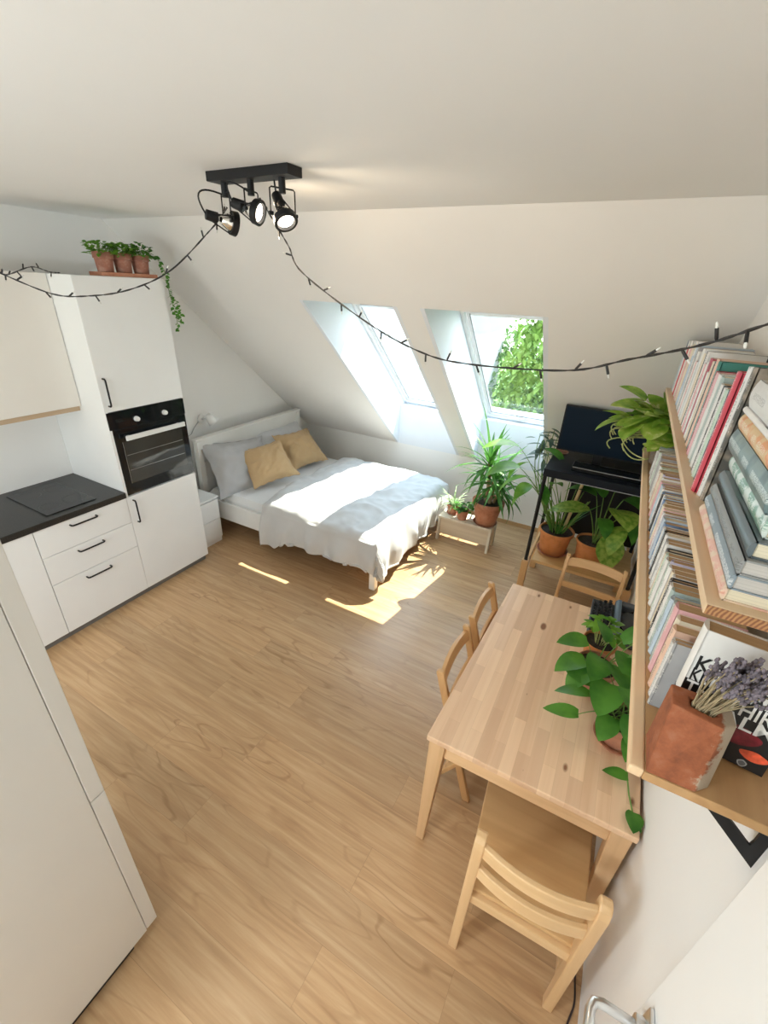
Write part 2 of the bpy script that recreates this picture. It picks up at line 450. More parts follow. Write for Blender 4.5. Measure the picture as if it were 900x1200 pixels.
def front(name, parent, y0, y1, z0, z1, mat=None, x=KX, g=.002):
    return put(name, MB().box((x-.018, y0+g, z0+g), (x, y1-g, z1-g)), mat or M_WHITE_MATT, parent, bevel=.0015)

# drawers under the hob
t = thing('drawer_cabinet', 'white kitchen base cabinet with three drawers below the black hob', 'cabinet', (-3.22, 1.3, 0))
m = MB(); m.box((XL+.01, Y0+.002, .08), (KX-.02, Y1-.002, .868)); put('body', m, M_WHITE, t)
put('plinth', MB().box((KX-.065, Y0, 0), (KX-.05, Y1, .08)), plain('grey_plinth', (.20, .195, .185), .5), t)
for z0, z1, hz, hy in ((.668, .868, .825, 1.29), (.463, .668, .628, 1.29), (.068, .463, .415, 1.29)):
    d = front('drawer', t, Y0, Y1, z0, z1)
    bow_handle('handle', d, (KX-.001, hy-.083, hz), (KX-.001, hy+.083, hz), (.03, 0, 0))
t = thing('base_cabinet', 'plain white kitchen base cabinet left of the drawers, half hidden by the fridge', 'cabinet', (-3.22, .7, 0))
put('body', MB().box((XL+.01, .4, .08), (KX-.02, Y0-.002, .868)), M_WHITE, t)
front('door', t, .4, Y0, .068, .868)
put('plinth', MB().box((KX-.065, .4, 0), (KX-.05, Y0, .08)), plain('grey_plinth', (.20, .195, .185), .5), t)
def worktop_mat():
    m, nt, b = nmat('black_speckled_laminate'); c = coords(nt)
    n1 = N(nt, 'ShaderNodeTexNoise', Scale=420, Detail=2); L(nt, c, n1.inputs['Vector'])
    L(nt, ramp(nt, n1.outputs['Fac'], [(.5, (.012, .012, .012)), (.66, (.05, .05, .048)), (.8, (.16, .15, .14))]), b.inputs['Base Color'])
    b.inputs['Roughness'].default_value = .32; return m
put('worktop', MB().box((XL+.002, .4, .868), (KX+.012, Y1-.001, .91)), worktop_mat(), bevel=.003, label='black speckled worktop over the white base cabinets', cat='worktop')
h = put('induction_hob', MB().box((-3.474, 1.12, .91), (-2.975, 1.43, .916)), M_BLACK_GLASS, bevel=.004, label='black glass hob set into the dark worktop', cat='hob')
M_PRINT = plain('grey_print', (.06, .06, .065), .3)
for cx, cy, r in ((-3.36, 1.2, .07), (-3.36, 1.36, .055), (-3.1, 1.2, .055), (-3.1, 1.36, .07)):
    m = MB().lathe([(r, 0), (r+.003, 0), (r+.003, .0004), (r, .0004)], (cx, cy, .916), 40, close=False)
    put('cooking_zone_ring', m, M_PRINT, h)

# tall cabinet with the oven
t = thing('tall_cabinet', 'tall white kitchen cabinet housing the built-in oven', 'cabinet', (-3.24, 1.9, 0))
m = MB(); x1 = KX-.02
m.box((XL+.003, Y1, .08), (x1+.019, Y1+.018, 2.272)); m.box((XL+.003, Y2-.018, .08), (x1+.001, Y2, 2.272))
m.box((XL+.003, Y1+.018, 2.254), (x1, Y2-.018, 2.272)); m.box((XL+.003, Y1+.018, .08), (XL+.02, Y2-.018, 2.254))
for z in (.09, .855, 1.472): m.box((XL+.02, Y1+.018, z-.009), (x1-.002, Y2-.018, z+.009))
put('carcass', m, M_WHITE_MATT, t)
put('plinth', MB().box((KX-.065, Y1, 0), (KX-.05, Y2, .08)), plain('grey_plinth', (.20, .195, .185), .5), t)
d = front('door', t, Y1, Y2, .068, .866); bow_handle('handle', d, (KX-.001, 1.645, .83), (KX-.001, 1.645, .655), (.03, 0, 0))
d = front('door', t, Y1, Y2, 1.474, 2.274); bow_handle('handle', d, (KX-.001, 1.636, 1.69), (KX-.001, 1.636, 1.515), (.03, 0, 0))

# oven
t = thing('oven', 'black built-in oven with glass door in the tall cabinet', 'oven', (-3.2, 1.9, .868))
put('body', MB().box((XL+.06, 1.622, .872), (KX-.025, 2.178, 1.46)), M_BLACK, t)
put('control_panel', MB().box((KX-.03, 1.603, 1.355), (KX+.002, 2.197, 1.472)), M_BLACK_GLASS, t, bevel=.002)
M_KNOB = plain('white_knob', (.85, .86, .86), .25)
for y in (1.80, 2.02):
    k = MB(); k.tube([(KX+.001, y, 1.40), (KX+.012, y, 1.40), (KX+.024, y, 1.40)], [.019, .018, .015], 24)
    put('knob', k, M_KNOB, t, smooth=50)
b = MB()
for i in range(3): b.box((KX+.0015, 1.655, 1.402+i*.008), (KX+.0028, 1.655+(.07, .055, .045)[i], 1.4045+i*.008))
put('display', MB().box((KX+.0015, 1.875, 1.39), (KX+.003, 1.95, 1.425)), M_BLACK_GLASS, t)
put('printed_marks', b, plain('dark_display', (.03, .045, .045), .2), t)
dr = MB(); dr.box((KX-.03, 1.603, .872), (KX-.004, 2.197, 1.352))
d = put('oven_door', dr, M_BLACK_GLASS, t, bevel=.003)
put('door_glass', MB().box((KX-.006, 1.668, .955), (KX-.001, 2.145, 1.262)), plain('tinted_oven_glass', (.05, .048, .042), .04, var=.3, vs=3), d, bevel=.001)
m = MB()
for z in (1.05, 1.16):
    m.box((KX-.004, 1.68, z), (KX-.0005, 2.135, z+.003))
for i in range(3): m.box((KX-.0012, 1.668+i*.16, .955), (KX-.0004, 1.6705+i*.16, 1.262)) if i == 0 else None
put('oven_rack', m, plain('rack_chrome', (.45, .45, .44), .3, metal=1), d)
hd = MB(); hd.box((KX+.028, 1.68, 1.275), (KX+.042, 2.15, 1.308))
hd.box((KX-.005, 1.705, 1.283), (KX+.03, 1.725, 1.30)); hd.box((KX-.005, 2.105, 1.283), (KX+.03, 2.125, 1.30))
put('handle', hd, plain('pale_steel_bar', (.80, .81, .80), .3, var=.02), d, bevel=.002)

# wall cabinet over the hob
t = thing('wall_cabinet', 'warm white wall cabinet over the hob beside the tall cabinet', 'cabinet', (-3.36, 1.3, 1.46))
put('body', MB().box((XL+.003, .98, 1.49), (-3.195, Y1-.003, 2.272)), M_CREAM, t)
put('door', MB().box((-3.194, .982, 1.488), (-3.175, Y1-.004, 2.274)), M_CREAM, t, bevel=.0015)
put('light_pelmet', MB().box((-3.225, .98, 1.452), (-3.205, Y1-.003, 1.49)), wood('pelmet_wood', (.62, .47, .32), (.5, .36, .23), 'y'), t)

# fridge: we look along its side, the doors face the kitchen
t = thing('fridge_freezer', 'tall white fridge freezer standing at the left edge, side towards the camera', 'fridge', (-1.37, 0, 0))
M_FR = plain('fridge_enamel', (.66, .645, .61), .35, var=.01)
put('body', MB().box((-1.67, -.36, .055), (-1.069, .2645, 1.86)), M_FR, t, bevel=.0015)
put('fridge_door', MB().box((-1.67, .266, .889), (-1.069, .309, 1.86)), M_FR, t, bevel=.003)
put('freezer_door', MB().box((-1.67, .266, .06), (-1.069, .309, .886)), M_FR, t, bevel=.003)
m = MB(); m.box((-1.65, -.34, 0), (-1.088, .215, .055)); put('base', m, M_BLACK, t, bevel=.004)
# ------------------------------------------------------------------ bed
M_BED = plain('white_bed_paint', (.80, .79, .76), .45, var=.02)
BX0, BX1, BY0, BY1 = -3.38, -1.42, 2.61, 4.13
t = thing('bed_frame', 'white painted double bed frame under the sloped ceiling', 'bed', (-2.4, 3.37, 0))
for y in (BY0+.03, BY1-.03): put('head_post', MB().box((BX0-.06, y-.03, 0), (BX0, y+.03, .92)), M_BED, t, bevel=.004)
put('head_rail', MB().box((BX0-.055, BY0-.005, .74), (BX0-.01, BY1+.005, .925)), M_BED, t, bevel=.006)
put('head_cap', MB().box((BX0-.065, BY0-.01, .925), (BX0+.004, BY1+.01, .945)), M_BED, t, bevel=.004)
put('head_panel', MB().box((BX0-.05, BY0+.06, .30), (BX0-.02, BY1-.06, .70)), M_BED, t, bevel=.004)
for y in (BY0+.51, BY0+1.0): put('head_gap_shade', MB().box((BX0-.05, y-.05, .68), (BX0-.016, y+.05, .76)), plain('gap_shade_grey', (.3, .3, .29), .5), t, bevel=.002)  # grey blocks paint the shade in the gaps between the head boards
for y0, y1 in ((BY0, BY0+.03), (BY1-.03, BY1)): put('side_rail', MB().box((BX0, y0, .18), (BX1-.03, y1, .365)), M_BED, t, bevel=.004)
put('foot_board', MB().box((BX1-.03, BY0+.02, .18), (BX1, BY1-.02, .365)), M_BED, t, bevel=.004)
for y in (BY0+.028, BY1-.028): put('leg', MB().box((BX1-.055, y-.028, 0), (BX1, y+.028, .37)), M_BED, t, bevel=.004)
m = MB()
for i in range(14):
    x = BX0+.08+i*.138; m.box((x, BY0+.03, .20), (x+.07, BY1-.03, .218))
put('slatted_base', m, M_PINE_Y, t)

def cloth(name, col, rough=.85, weave=900):
    m, nt, b = nmat(name); c = coords(nt)
    n1 = N(nt, 'ShaderNodeTexNoise', Scale=weave, Detail=2); L(nt, c, n1.inputs['Vector'])
    n2 = N(nt, 'ShaderNodeTexNoise', Scale=5, Detail=3); L(nt, c, n2.inputs['Vector'])
    L(nt, ramp(nt, n2.outputs['Fac'], [(.3, tuple(x*.94 for x in col)), (.7, col)]), b.inputs['Base Color'])
    b.inputs['Roughness'].default_value = rough; b.inputs['Sheen Weight'].default_value = .15
    bump(nt, b, n1.outputs['Fac'], .1, .002); return m
M_SHEET = cloth('white_sheet', (.76, .76, .76))
M_DUVET = cloth('pale_grey_duvet', (.60, .605, .61))
M_PIL = cloth('grey_pillowcase', (.50, .50, .51))
M_PIL2 = cloth('white_pillowcase', (.62, .63, .65))
M_TAN = cloth('sand_linen', (.56, .385, .205), weave=500)

def sm(a, b, x):
    t = max(0, min(1, (x-a)/(b-a))); return t*t*(3-2*t)
# mattress: a soft slab with rounded edges
def slab(x0, x1, y0, y1, z0, z1, r, nx, ny):
    m = MB()
    for top in (1, 0):
        def fn(u, v):
            x = x0+(x1-x0)*u; y = y0+(y1-y0)*v
            ex = min(x-x0, x1-x, y-y0, y1-y); k = max(0, 1-ex/r)
            dz = r*(1-math.sqrt(max(0, 1-k*k)))
            return (x, y, (z1-dz) if top else (z0+dz))
        m.grid(fn, nx, ny)
    return m
m = slab(BX0+.01, BX1-.04, BY0+.035, BY1-.035, .222, .44, .05, 48, 40)
m.box((BX0+.012, BY0+.037, .272), (BX1-.042, BY1-.037, .39))
put('mattress', m, M_SHEET, smooth=40, label='mattress with white sheet, bare near the headboard', cat='mattress')

# duvet: cloth laid over the mattress and hanging down at the near side and the foot
def duvet():
    ZT_ = .50; hx = BX1+.03; hy = BY0-.03; fy = BY1-.03
    nx, ny = 170, 170
    U0, U1, V0, V1 = -2.72, hx+.36, hy-.38, fy+.10
    def fn(a, b):
        v = V0+(V1-V0)*b
        # the head edge runs slantwise and wavy
        head = U0 + .05*noise.noise((v*1.7, 3, 0)) + .10*sm(3.4, 2.4, v)
        u = head+(U1-head)*a
        ox = max(0, u-(hx-.07)); oy = max(0, (hy+.07)-v); of = max(0, v-(fy-.05))
        dr = lambda o: 0 if o <= 0 else (.06*(1-math.cos(min(1, o/.11)*PI/2)) + max(0, o-.11))
        out = lambda o: min(o, .11) if o < .11 else .11
        x = u if ox == 0 else hx-.07+.07*math.sin(min(1, ox/.11)*PI/2)
        y = v if oy == 0 else hy+.07-.07*math.sin(min(1, oy/.11)*PI/2)
        if of > 0: y = fy-.05+.05*math.sin(min(1, of/.1)*PI/2)
        drop = max(dr(ox), dr(oy), dr(of)*.6)
        # hem lengths: near the head end the cloth hangs lower, else to the rail
        if oy > 0 and dr(oy) >= dr(ox):
            lim = .30 + .10*sm(-2.30, -2.48, u)*sm(-2.85, -2.62, u) + .012*math.sin(u*9) - .02*sm(-2.2, -1.9, u)
            drop = min(drop, drop*.0 + lim*min(1, drop/(V1*0+.33)))
        if ox > 0 and dr(ox) > dr(oy): drop = min(drop, .34*min(1, drop/.31))
        z = ZT_ - drop
        # the middle of the bed is plump
        plump = .055*math.sin(PI*max(0, min(1, (u-U0)/(hx-U0))))**.5*math.sin(PI*max(0, min(1, (v-hy)/(fy-hy))))**.6
        if drop == 0: z += plump
        else: z += plump*max(0, 1-drop/.06)
        # folds
        w = (noise.noise((u*2.1, v*2.1, 1.3))*.034 + noise.noise((u*5, v*5.5, 7.7))*.020 + noise.noise((u*12+v*5, v*13, 2.1))*.008 + .010*(1-abs(noise.noise((u*6-v*5, v*3+u*2, 3.3)))*4))
        q = noise.noise((u*4.5+v*4, v*4.5-u*3, 4.2)); w += .012*(1-abs(q)*2.2)
        if drop <= .03: z += w*.8
        hang = sm(.03, .22, drop)
        if oy > 0 and dr(oy) >= dr(ox):
            f = .020*math.sin(u*21+2*noise.noise((u*3, 0, 5))) + .022*noise.noise((u*7, v*2.2, 9)) + .012*noise.noise((u*14, v*5, 3))
            y -= hang*(.022+f)+.012*hang
        elif ox > 0:
            f = .018*math.sin(v*24+2*noise.noise((v*3, 0, 2))) + .022*noise.noise((v*7, u*2.2, 4)) + .012*noise.noise((v*14, u*5, 8))
            x += hang*(.022+f)+.012*hang
        # the head end edge is rolled down on to the sheet
        e = sm(.05, 0, a); z -= e*.035
        return (x, y, max(z, .10))
    return MB().grid(fn, nx, ny)
o = put('duvet', duvet(), M_DUVET, smooth=True, label='rumpled pale grey duvet spread over the bed, hanging at side and foot', cat='duvet', recalc=True)
md = o.modifiers.new('thick', 'SOLIDIFY'); md.thickness = .018; md.offset = -1

def cushion(name, c, size, rot, mat, label, cat, flange=0, seed=0, group=None):
    """stuffed square cushion: size = (width, height, plumpness), rot = euler of its plane"""
    w, h, p = size; n = 40
    m = MB()
    for s_ in (1, -1):
        def fn(a, b):
            u, v = 2*a-1, 2*b-1
            s = s_
            k = 1+2*flange/w; ue, ve = min(1, abs(u)*k), min(1, abs(v)*k)
            e = (1-ue**2.2)*(1-ve**2.2)
            pin = 1-.11*(1-abs(u)**2)*abs(v)**3; pin2 = 1-.11*(1-abs(v)**2)*abs(u)**3
            z = s*p/2*e**.6
            wv = (.018*noise.noise((u*2.3+seed, v*2.3, s*2)) + .009*noise.noise((u*6+seed, v*6, s*5)) + .010*(1-abs(noise.noise((u*3-v*2+seed, v*3, 1)))*2))
            return (u*(w/2+flange)*pin2, v*(h/2+flange)*pin, z + s*.0025 + wv*e**.3 + (.006*math.sin(u*17+v*13+seed) if e == 0 else 0))
        m.grid(fn, n, n)
    M = Matrix.Translation(V(c)) @ rot
    m.v = [M @ p_ for p_ in m.v]
    o = put(name, m, mat, smooth=True, label=label, cat=cat, group=group)
    return o
def frame(xdir, ydir):                                   # rotation whose local x, y follow the two directions
    x = V(xdir).normalized(); y = V(ydir); y = (y - x*y.dot(x)).normalized(); z = x.cross(y)
    return Matrix((x, y, z)).transposed().to_4x4()
cushion('pillow', (-3.20, 2.97, .62), (.72, .54, .22), frame((.10, .78, -.10), (-.48, .08, .62)), M_PIL, 'large grey pillow leaning on the headboard, nearest the nightstand', 'pillow', .025, 3)
cushion('pillow', (-3.22, 3.72, .615), (.68, .54, .20), frame((.02, .8, .0), (-.52, 0, .52)), M_PIL2, 'grey pillow behind the cushions on the far side by the sloped wall', 'pillow', .025, 11)
cushion('cushion', (-2.98, 3.10, .655), (.46, .44, .17), frame((.35, .72, .10), (-.55, .30, .45)), M_TAN, 'sand coloured cushion on the near side, tilted corner up', 'cushion', .018, 21)
cushion('cushion', (-3.02, 3.68, .645), (.48, .44, .17), frame((.16, .9, -.02), (-.58, .10, .48)), M_TAN, 'sand coloured cushion on the far side, before the paler pillow', 'cushion', .018, 31)

# nightstand
t = thing('nightstand', 'small white two-drawer nightstand between tall cabinet and bed', 'nightstand', (-3.3, 2.37, 0))
put('body', MB().box((-3.50, 2.225, 0), (-3.108, 2.52, .47)), M_WHITE, t, bevel=.002)
put('top', MB().box((-3.50, 2.222, .47), (-3.085, 2.523, .487)), M_WHITE, t, bevel=.002)
for z0, z1 in ((.055, .255), (.26, .455)): put('drawer', MB().box((-3.109, 2.228, z0), (-3.09, 2.517, z1)), M_WHITE, t, bevel=.002)

# white clamp lamp over the headboard
t = thing('wall_lamp', 'small white wall lamp above the headboard near the oven', 'lamp', (XL, 2.84, 1.07))
m = MB(); m.tube([(XL, 2.84, 1.07), (XL+.015, 2.84, 1.07), (XL+.025, 2.84, 1.07)], [.045, .045, .03], 24); put('wall_plate', m, M_WHITE, t, smooth=50)
m = MB(); m.tube([(XL+.02, 2.84, 1.07), (XL+.08, 2.84, 1.09), (XL+.11, 2.86, 1.085)], .008, 10); put('arm', m, M_WHITE, t, smooth=True)
m = MB(); ax = V(.45, .35, -.75).normalized(); c = V(XL+.11, 2.86, 1.085)
m.tube([c-ax*.05, c-ax*.045, c-ax*.01, c+ax*.05, c+ax*.052, c+ax*.01], [.012, .032, .04, .058, .054, .034], 24, caps=False); put('lamp_shade', m, M_WHITE, t, smooth=True)
m = MB(); m.tube([(XL+.006, 2.80, 1.05), (XL+.006, 2.74, 1.0), (XL+.006, 2.70, .95), (XL+.006, 2.64, .93), (XL+.006, 2.58, .80), (XL+.006, 2.57, .5)], .004, 8); put('cord', m, plain('grey_cord', (.45, .45, .44), .5), t, smooth=True)
# ------------------------------------------------------------------ pine table and chairs
M_TOP = wood('glued_pine_top', (.82, .62, .44), (.72, .50, .325), 'y', .4, 30, .085, (.047, .34, (.84, .73, .66, 1), (1.10, 1.05, .98, 1), (.8, .7, .6, 1)), kscale=4.2)
TZ = .73
t = thing('dining_table', 'rectangular pine dining table with knotty strip top against the right wall', 'table', (.045, 1.70, 0))
A, B_, C_, D_ = V((-.331, 1.094)), V((.418, 1.106)), V((.42, 2.305)), V((-.29, 2.295))
put('tabletop', MB().prism([A, B_, C_, D_], 'z', TZ-.028, TZ), M_TOP, t, bevel=.004)
def lerp4(u, v): return (A*(1-u)+B_*u)*(1-v) + (D_*(1-u)+C_*u)*v
i = .055
for (u0, v0, u1, v1, mt) in ((i, .028, 1-i, .028, M_PINE_X), (i, .972, 1-i, .972, M_PINE_X), (.045, .04, .045, .96, M_PINE_Y), (.955, .04, .955, .96, M_PINE_Y)):
    p, q = lerp4(u0, v0), lerp4(u1, v1); m = MB().bar((p.x, p.y, TZ-.073), (q.x, q.y, TZ-.073), .02, .09)
    put('apron', m, mt, t, bevel=.002)
for u, v in ((0, 0), (1, 0), (1, 1), (0, 1)):
    c = lerp4(.012+.976*u, .008+.984*v); sx = 1 if u == 0 else -1; sy = 1 if v == 0 else -1
    def q(w): return [(c.x, c.y), (c.x+sx*w, c.y), (c.x+sx*w, c.y+sy*w), (c.x, c.y+sy*w)]
    m = MB().hexa([(x, y, 0) for x, y in q(.036)], [(x, y, TZ-.028) for x, y in q(.068)])
    put('leg', m, M_PINE_Z, t, bevel=.004)

M_CH_Y = wood('chair_pine_y', (.72, .44, .20), (.58, .33, .14), 'y', .4, 28)
M_CH_Z = wood('chair_pine_z', (.70, .43, .20), (.56, .32, .14), 'z', .4, 28)
M_CH_SEAT = wood('chair_seat_pine', (.70, .43, .20), (.56, .31, .13), 'x', .4, 20, .07, kscale=2.0)
def folding_chair():
    """local: faces +x, width along y"""
    t = thing('folding_chair', None, 'chair', local=True, group='folding chairs around the table')
    h = .772; W = .185
    def back_x(z): return -.01 + (h-z)*.29               # the back posts run on as front legs
    for s in (-1, 1):
        y = s*(W-.012)
        m = MB(); m.bar((back_x(.0), y, 0), (back_x(h-.015), y, h-.015), .022, .042, (0, 1, 0)) if 0 else None
        n = 10; pts = [(back_x(h*k/n), h*k/n) for k in range(n+1)]
        w = .019; poly = [(x-w, z) for x, z in pts] + [(pts[-1][0]-w*.6, h+.008), (pts[-1][0]+w*.6, h+.008)] + [(x+w, z) for x, z in reversed(pts)]
        m = MB().prism(poly, 'y', y-.011, y+.011)
        put('back_post', m, M_CH_Z, t, bevel=.004, local=True)
        m = MB(); m.bar((.26, s*(W-.045), .42), (.02, s*(W-.045), 0), .02, .036, (0, 1, 0)); put('rear_leg', m, M_CH_Z, t, bevel=.003, local=True)
        m = MB(); m.tube([(back_x(h-.035)+.012, s*(W+.0005), h-.035), (back_x(h-.035)+.012, s*(W-.003), h-.035)], .006, 10)
    # arched top rail, straight lower rail
    def rail(z0, z1, arch, bow):
        m = MB(); n = 16
        def P(k, z, d):
            a = k/n; y = (2*a-1)*(W-.022); cv = 1-(2*a-1)**2
            return (back_x(z)+d-bow*cv, y, z+arch*cv)
        return m.strip([[P(k, z0, -.009), P(k, z0, .009), P(k, z1, .009), P(k, z1, -.009)] for k in range(n+1)])
    put('top_rail', rail(.705, .757, .014, .012), M_CH_Y, t, bevel=.002, local=True, smooth=40)
    put('lower_rail', rail(.565, .60, .0, .006), M_CH_Y, t, bevel=.002, local=True, smooth=40)
    m = MB()
    for k in range(6): m.box((.09+k*.0, -.158+k*.0535, .425), (.335, -.158+k*.0535+.05, .441))
    put('seat', m, M_CH_SEAT, t, bevel=.003, local=True)
    for y in (-.1575, .1575): put('seat_rail', MB().box((.10, y-.0075, .41), (.335, y+.0075, .428)), M_CH_Z, t, local=True)
    m = MB(); m.bar((.075, -(W-.03), .10), (.075, W-.03, .10), .016, .028); put('stretcher', m, M_CH_Y, t, local=True)
    m = MB(); m.bar((back_x(.2), -(W-.015), .2), (back_x(.2), W-.015, .2), .016, .028); put('stretcher', m, M_CH_Y, t, local=True)
    return t
c1 = folding_chair(); c1.location = (-.385, 1.555, 0)
c1['label'] = 'pine folding chair on the left side of the table, nearer the camera'
c2 = dup(c1); c2.location = (-.383, 1.985, 0); c2['label'] = 'pine folding chair on the left side of the table, nearer the bed'
c3 = dup(c1); c3.location = (.13, 2.735, 0); c3.rotation_euler = (0, 0, -PI/2-.06); c3['label'] = 'pine folding chair at the far end of the table, before the black stand'

def slat_chair():
    """sturdy chair with two curved back slats; local: faces +y"""
    t = thing('slat_back_chair', 'pine chair with two curved back slats at the near end of the table', 'chair', local=True)
    W = .195; h = .785
    for s in (-1, 1):
        x = s*(W-.016)
        prof = [(-.012, 0), (.026, 0), (.03, .42), (.024, h-.03), (.020, h-.008), (.008, h), (-.010, h), (-.024, h-.012), (-.030, h-.04), (-.02, .42)]
        m = MB().prism(prof, 'x', x-.017, x+.017); put('back_post', m, M_CH2_Z, t, bevel=.005, local=True)
        m = MB().box((s*W-.032 if s > 0 else -W, .35, 0), (W if s > 0 else -W+.032, .392, .43)); put('front_leg', m, M_CH2_Z, t, bevel=.004, local=True)
        m = MB().box((x-.011, .02, .375), (x+.011, .37, .425)); put('seat_rail', m, M_CH2_Y, t, bevel=.002, local=True)
        m = MB().box((x-.010, .02, .15), (x+.010, .37, .185)); put('side_stretcher', m, M_CH2_Y, t, bevel=.002, local=True)
    def slat(z0, z1):
        m = MB(); n = 18
        def P(k, z, d):
            a = 2*k/n-1; return (a*(W-.03), -.012+d-.03*(1-a*a), z)
        return m.strip([[P(k, z0, -.010), P(k, z0, .010), P(k, z1, .010), P(k, z1, -.010)] for k in range(n+1)])
    put('back_slat', slat(.705, .765), M_CH2_X, t, bevel=.004, local=True, smooth=40)
    put('back_slat', slat(.585, .645), M_CH2_X, t, bevel=.004, local=True, smooth=40)
    put('seat', MB().hexa([(-W+.004, .012, .425), (W-.004, .012, .425), (W+.006, .435, .425), (-W-.022, .435, .425)], [(-W+.004, .012, .445), (W-.004, .012, .445), (W+.006, .435, .445), (-W-.022, .435, .445)]), M_CH2_SEAT, t, bevel=.005, local=True)
    put('stretcher', MB().box((-W+.03, .36, .22), (W-.03, .38, .255)), M_CH2_X, t, bevel=.002, local=True)
    put('rear_rail', MB().box((-W+.03, -.004, .375), (W-.03, .016, .425)), M_CH2_X, t, bevel=.002, local=True)
    return t
M_CH2_X = wood('slat_chair_pine_x', (.76, .52, .28), (.64, .41, .20), 'x', .45, 26)
M_CH2_Y = wood('slat_chair_pine_y', (.74, .50, .27), (.62, .39, .19), 'y', .45, 26)
M_CH2_Z = wood('slat_chair_pine_z', (.74, .50, .27), (.62, .39, .19), 'z', .45, 26)
M_CH2_SEAT = wood('slat_chair_seat', (.66, .42, .20), (.54, .32, .14), 'x', .42, 18, .10, kscale=1.7)
c = slat_chair(); c.location = (.147, .838, 0); c.rotation_euler = (0, 0, .03)
# ------------------------------------------------------------------ wall shelves and books
SX, UZ, LZ = .19, 1.883, 1.50
M_SHELF = wood('oiled_shelf_board', (.52, .31, .14), (.40, .22, .09), 'y', .45, 24, .06, kscale=2.2)
M_LIP = wood('pale_shelf_edge', (.78, .57, .36), (.66, .46, .27), 'y', .45, 24)
M_UP = wood('pine_shelf_board', (.74, .55, .36), (.60, .42, .25), 'y', .45, 24)
def endgrain():
    m, nt, b = nmat('pine_end_grain'); c = coords(nt)
    w = N(nt, 'ShaderNodeTexWave', wave_type='RINGS', Scale=55, Distortion=3.5, Detail=2); w.rings_direction = 'Y'
    mp = N(nt, 'ShaderNodeMapping'); mp.inputs['Location'].default_value = (-.05, 0, .09); L(nt, c, mp.inputs['Vector']); L(nt, mp.outputs[0], w.inputs['Vector'])
    L(nt, ramp(nt, w.outputs['Fac'], [(.2, (.40, .20, .08)), (.8, (.20, .075, .03))]), b.inputs['Base Color']); b.inputs['Roughness'].default_value = .6; return m
M_END = endgrain()
def bracket(y, z, parent):
    m = MB()
    m.prism([(.312, z-.022), (.345, z-.022), (.404, z-.079), (.409, z-.083), (.43, z-.138)], 'y', y-.003, y+.003)
    m.prism([(.43, z-.138), (.409, z-.083), (.411, z-.07), (.411, z-.022), (.43, z-.022)], 'y', y-.003, y+.003)
    m.prism([(.215, z-.022), (.43, z-.022), (.43, z-.028), (.215, z-.028)], 'y', y-.012, y+.012)
    return put('bracket', m, M_BLACK, parent)
t = thing('wall_shelf', 'lower wooden wall shelf with a pale front edge, on black brackets', 'shelf', (XR, 1.8, LZ))
put('shelf_board', MB().box((SX+.026, .692, LZ-.022), (XR-.001, 2.98, LZ)), M_SHELF, t, bevel=.002)
put('front_edge', MB().box((SX, .692, LZ-.022), (SX+.026, 2.98, LZ+.002)), M_LIP, t, bevel=.004)
for y in (.712, 1.8, 2.85): bracket(y, LZ, t)
t = thing('wall_shelf', 'upper pine wall shelf holding the taller books, end grain towards the camera', 'shelf', (XR, 1.75, UZ))
put('shelf_board', MB().box((SX, .697, UZ-.018), (XR-.001, 2.80, UZ)), M_UP, t, bevel=.0015)
put('end_grain', MB().box((SX+.002, .6955, UZ-.017), (XR-.002, .6968, UZ-.001)), M_END, t)
for y in (1.15, 2.0, 2.7): bracket(y, UZ+.004, t)

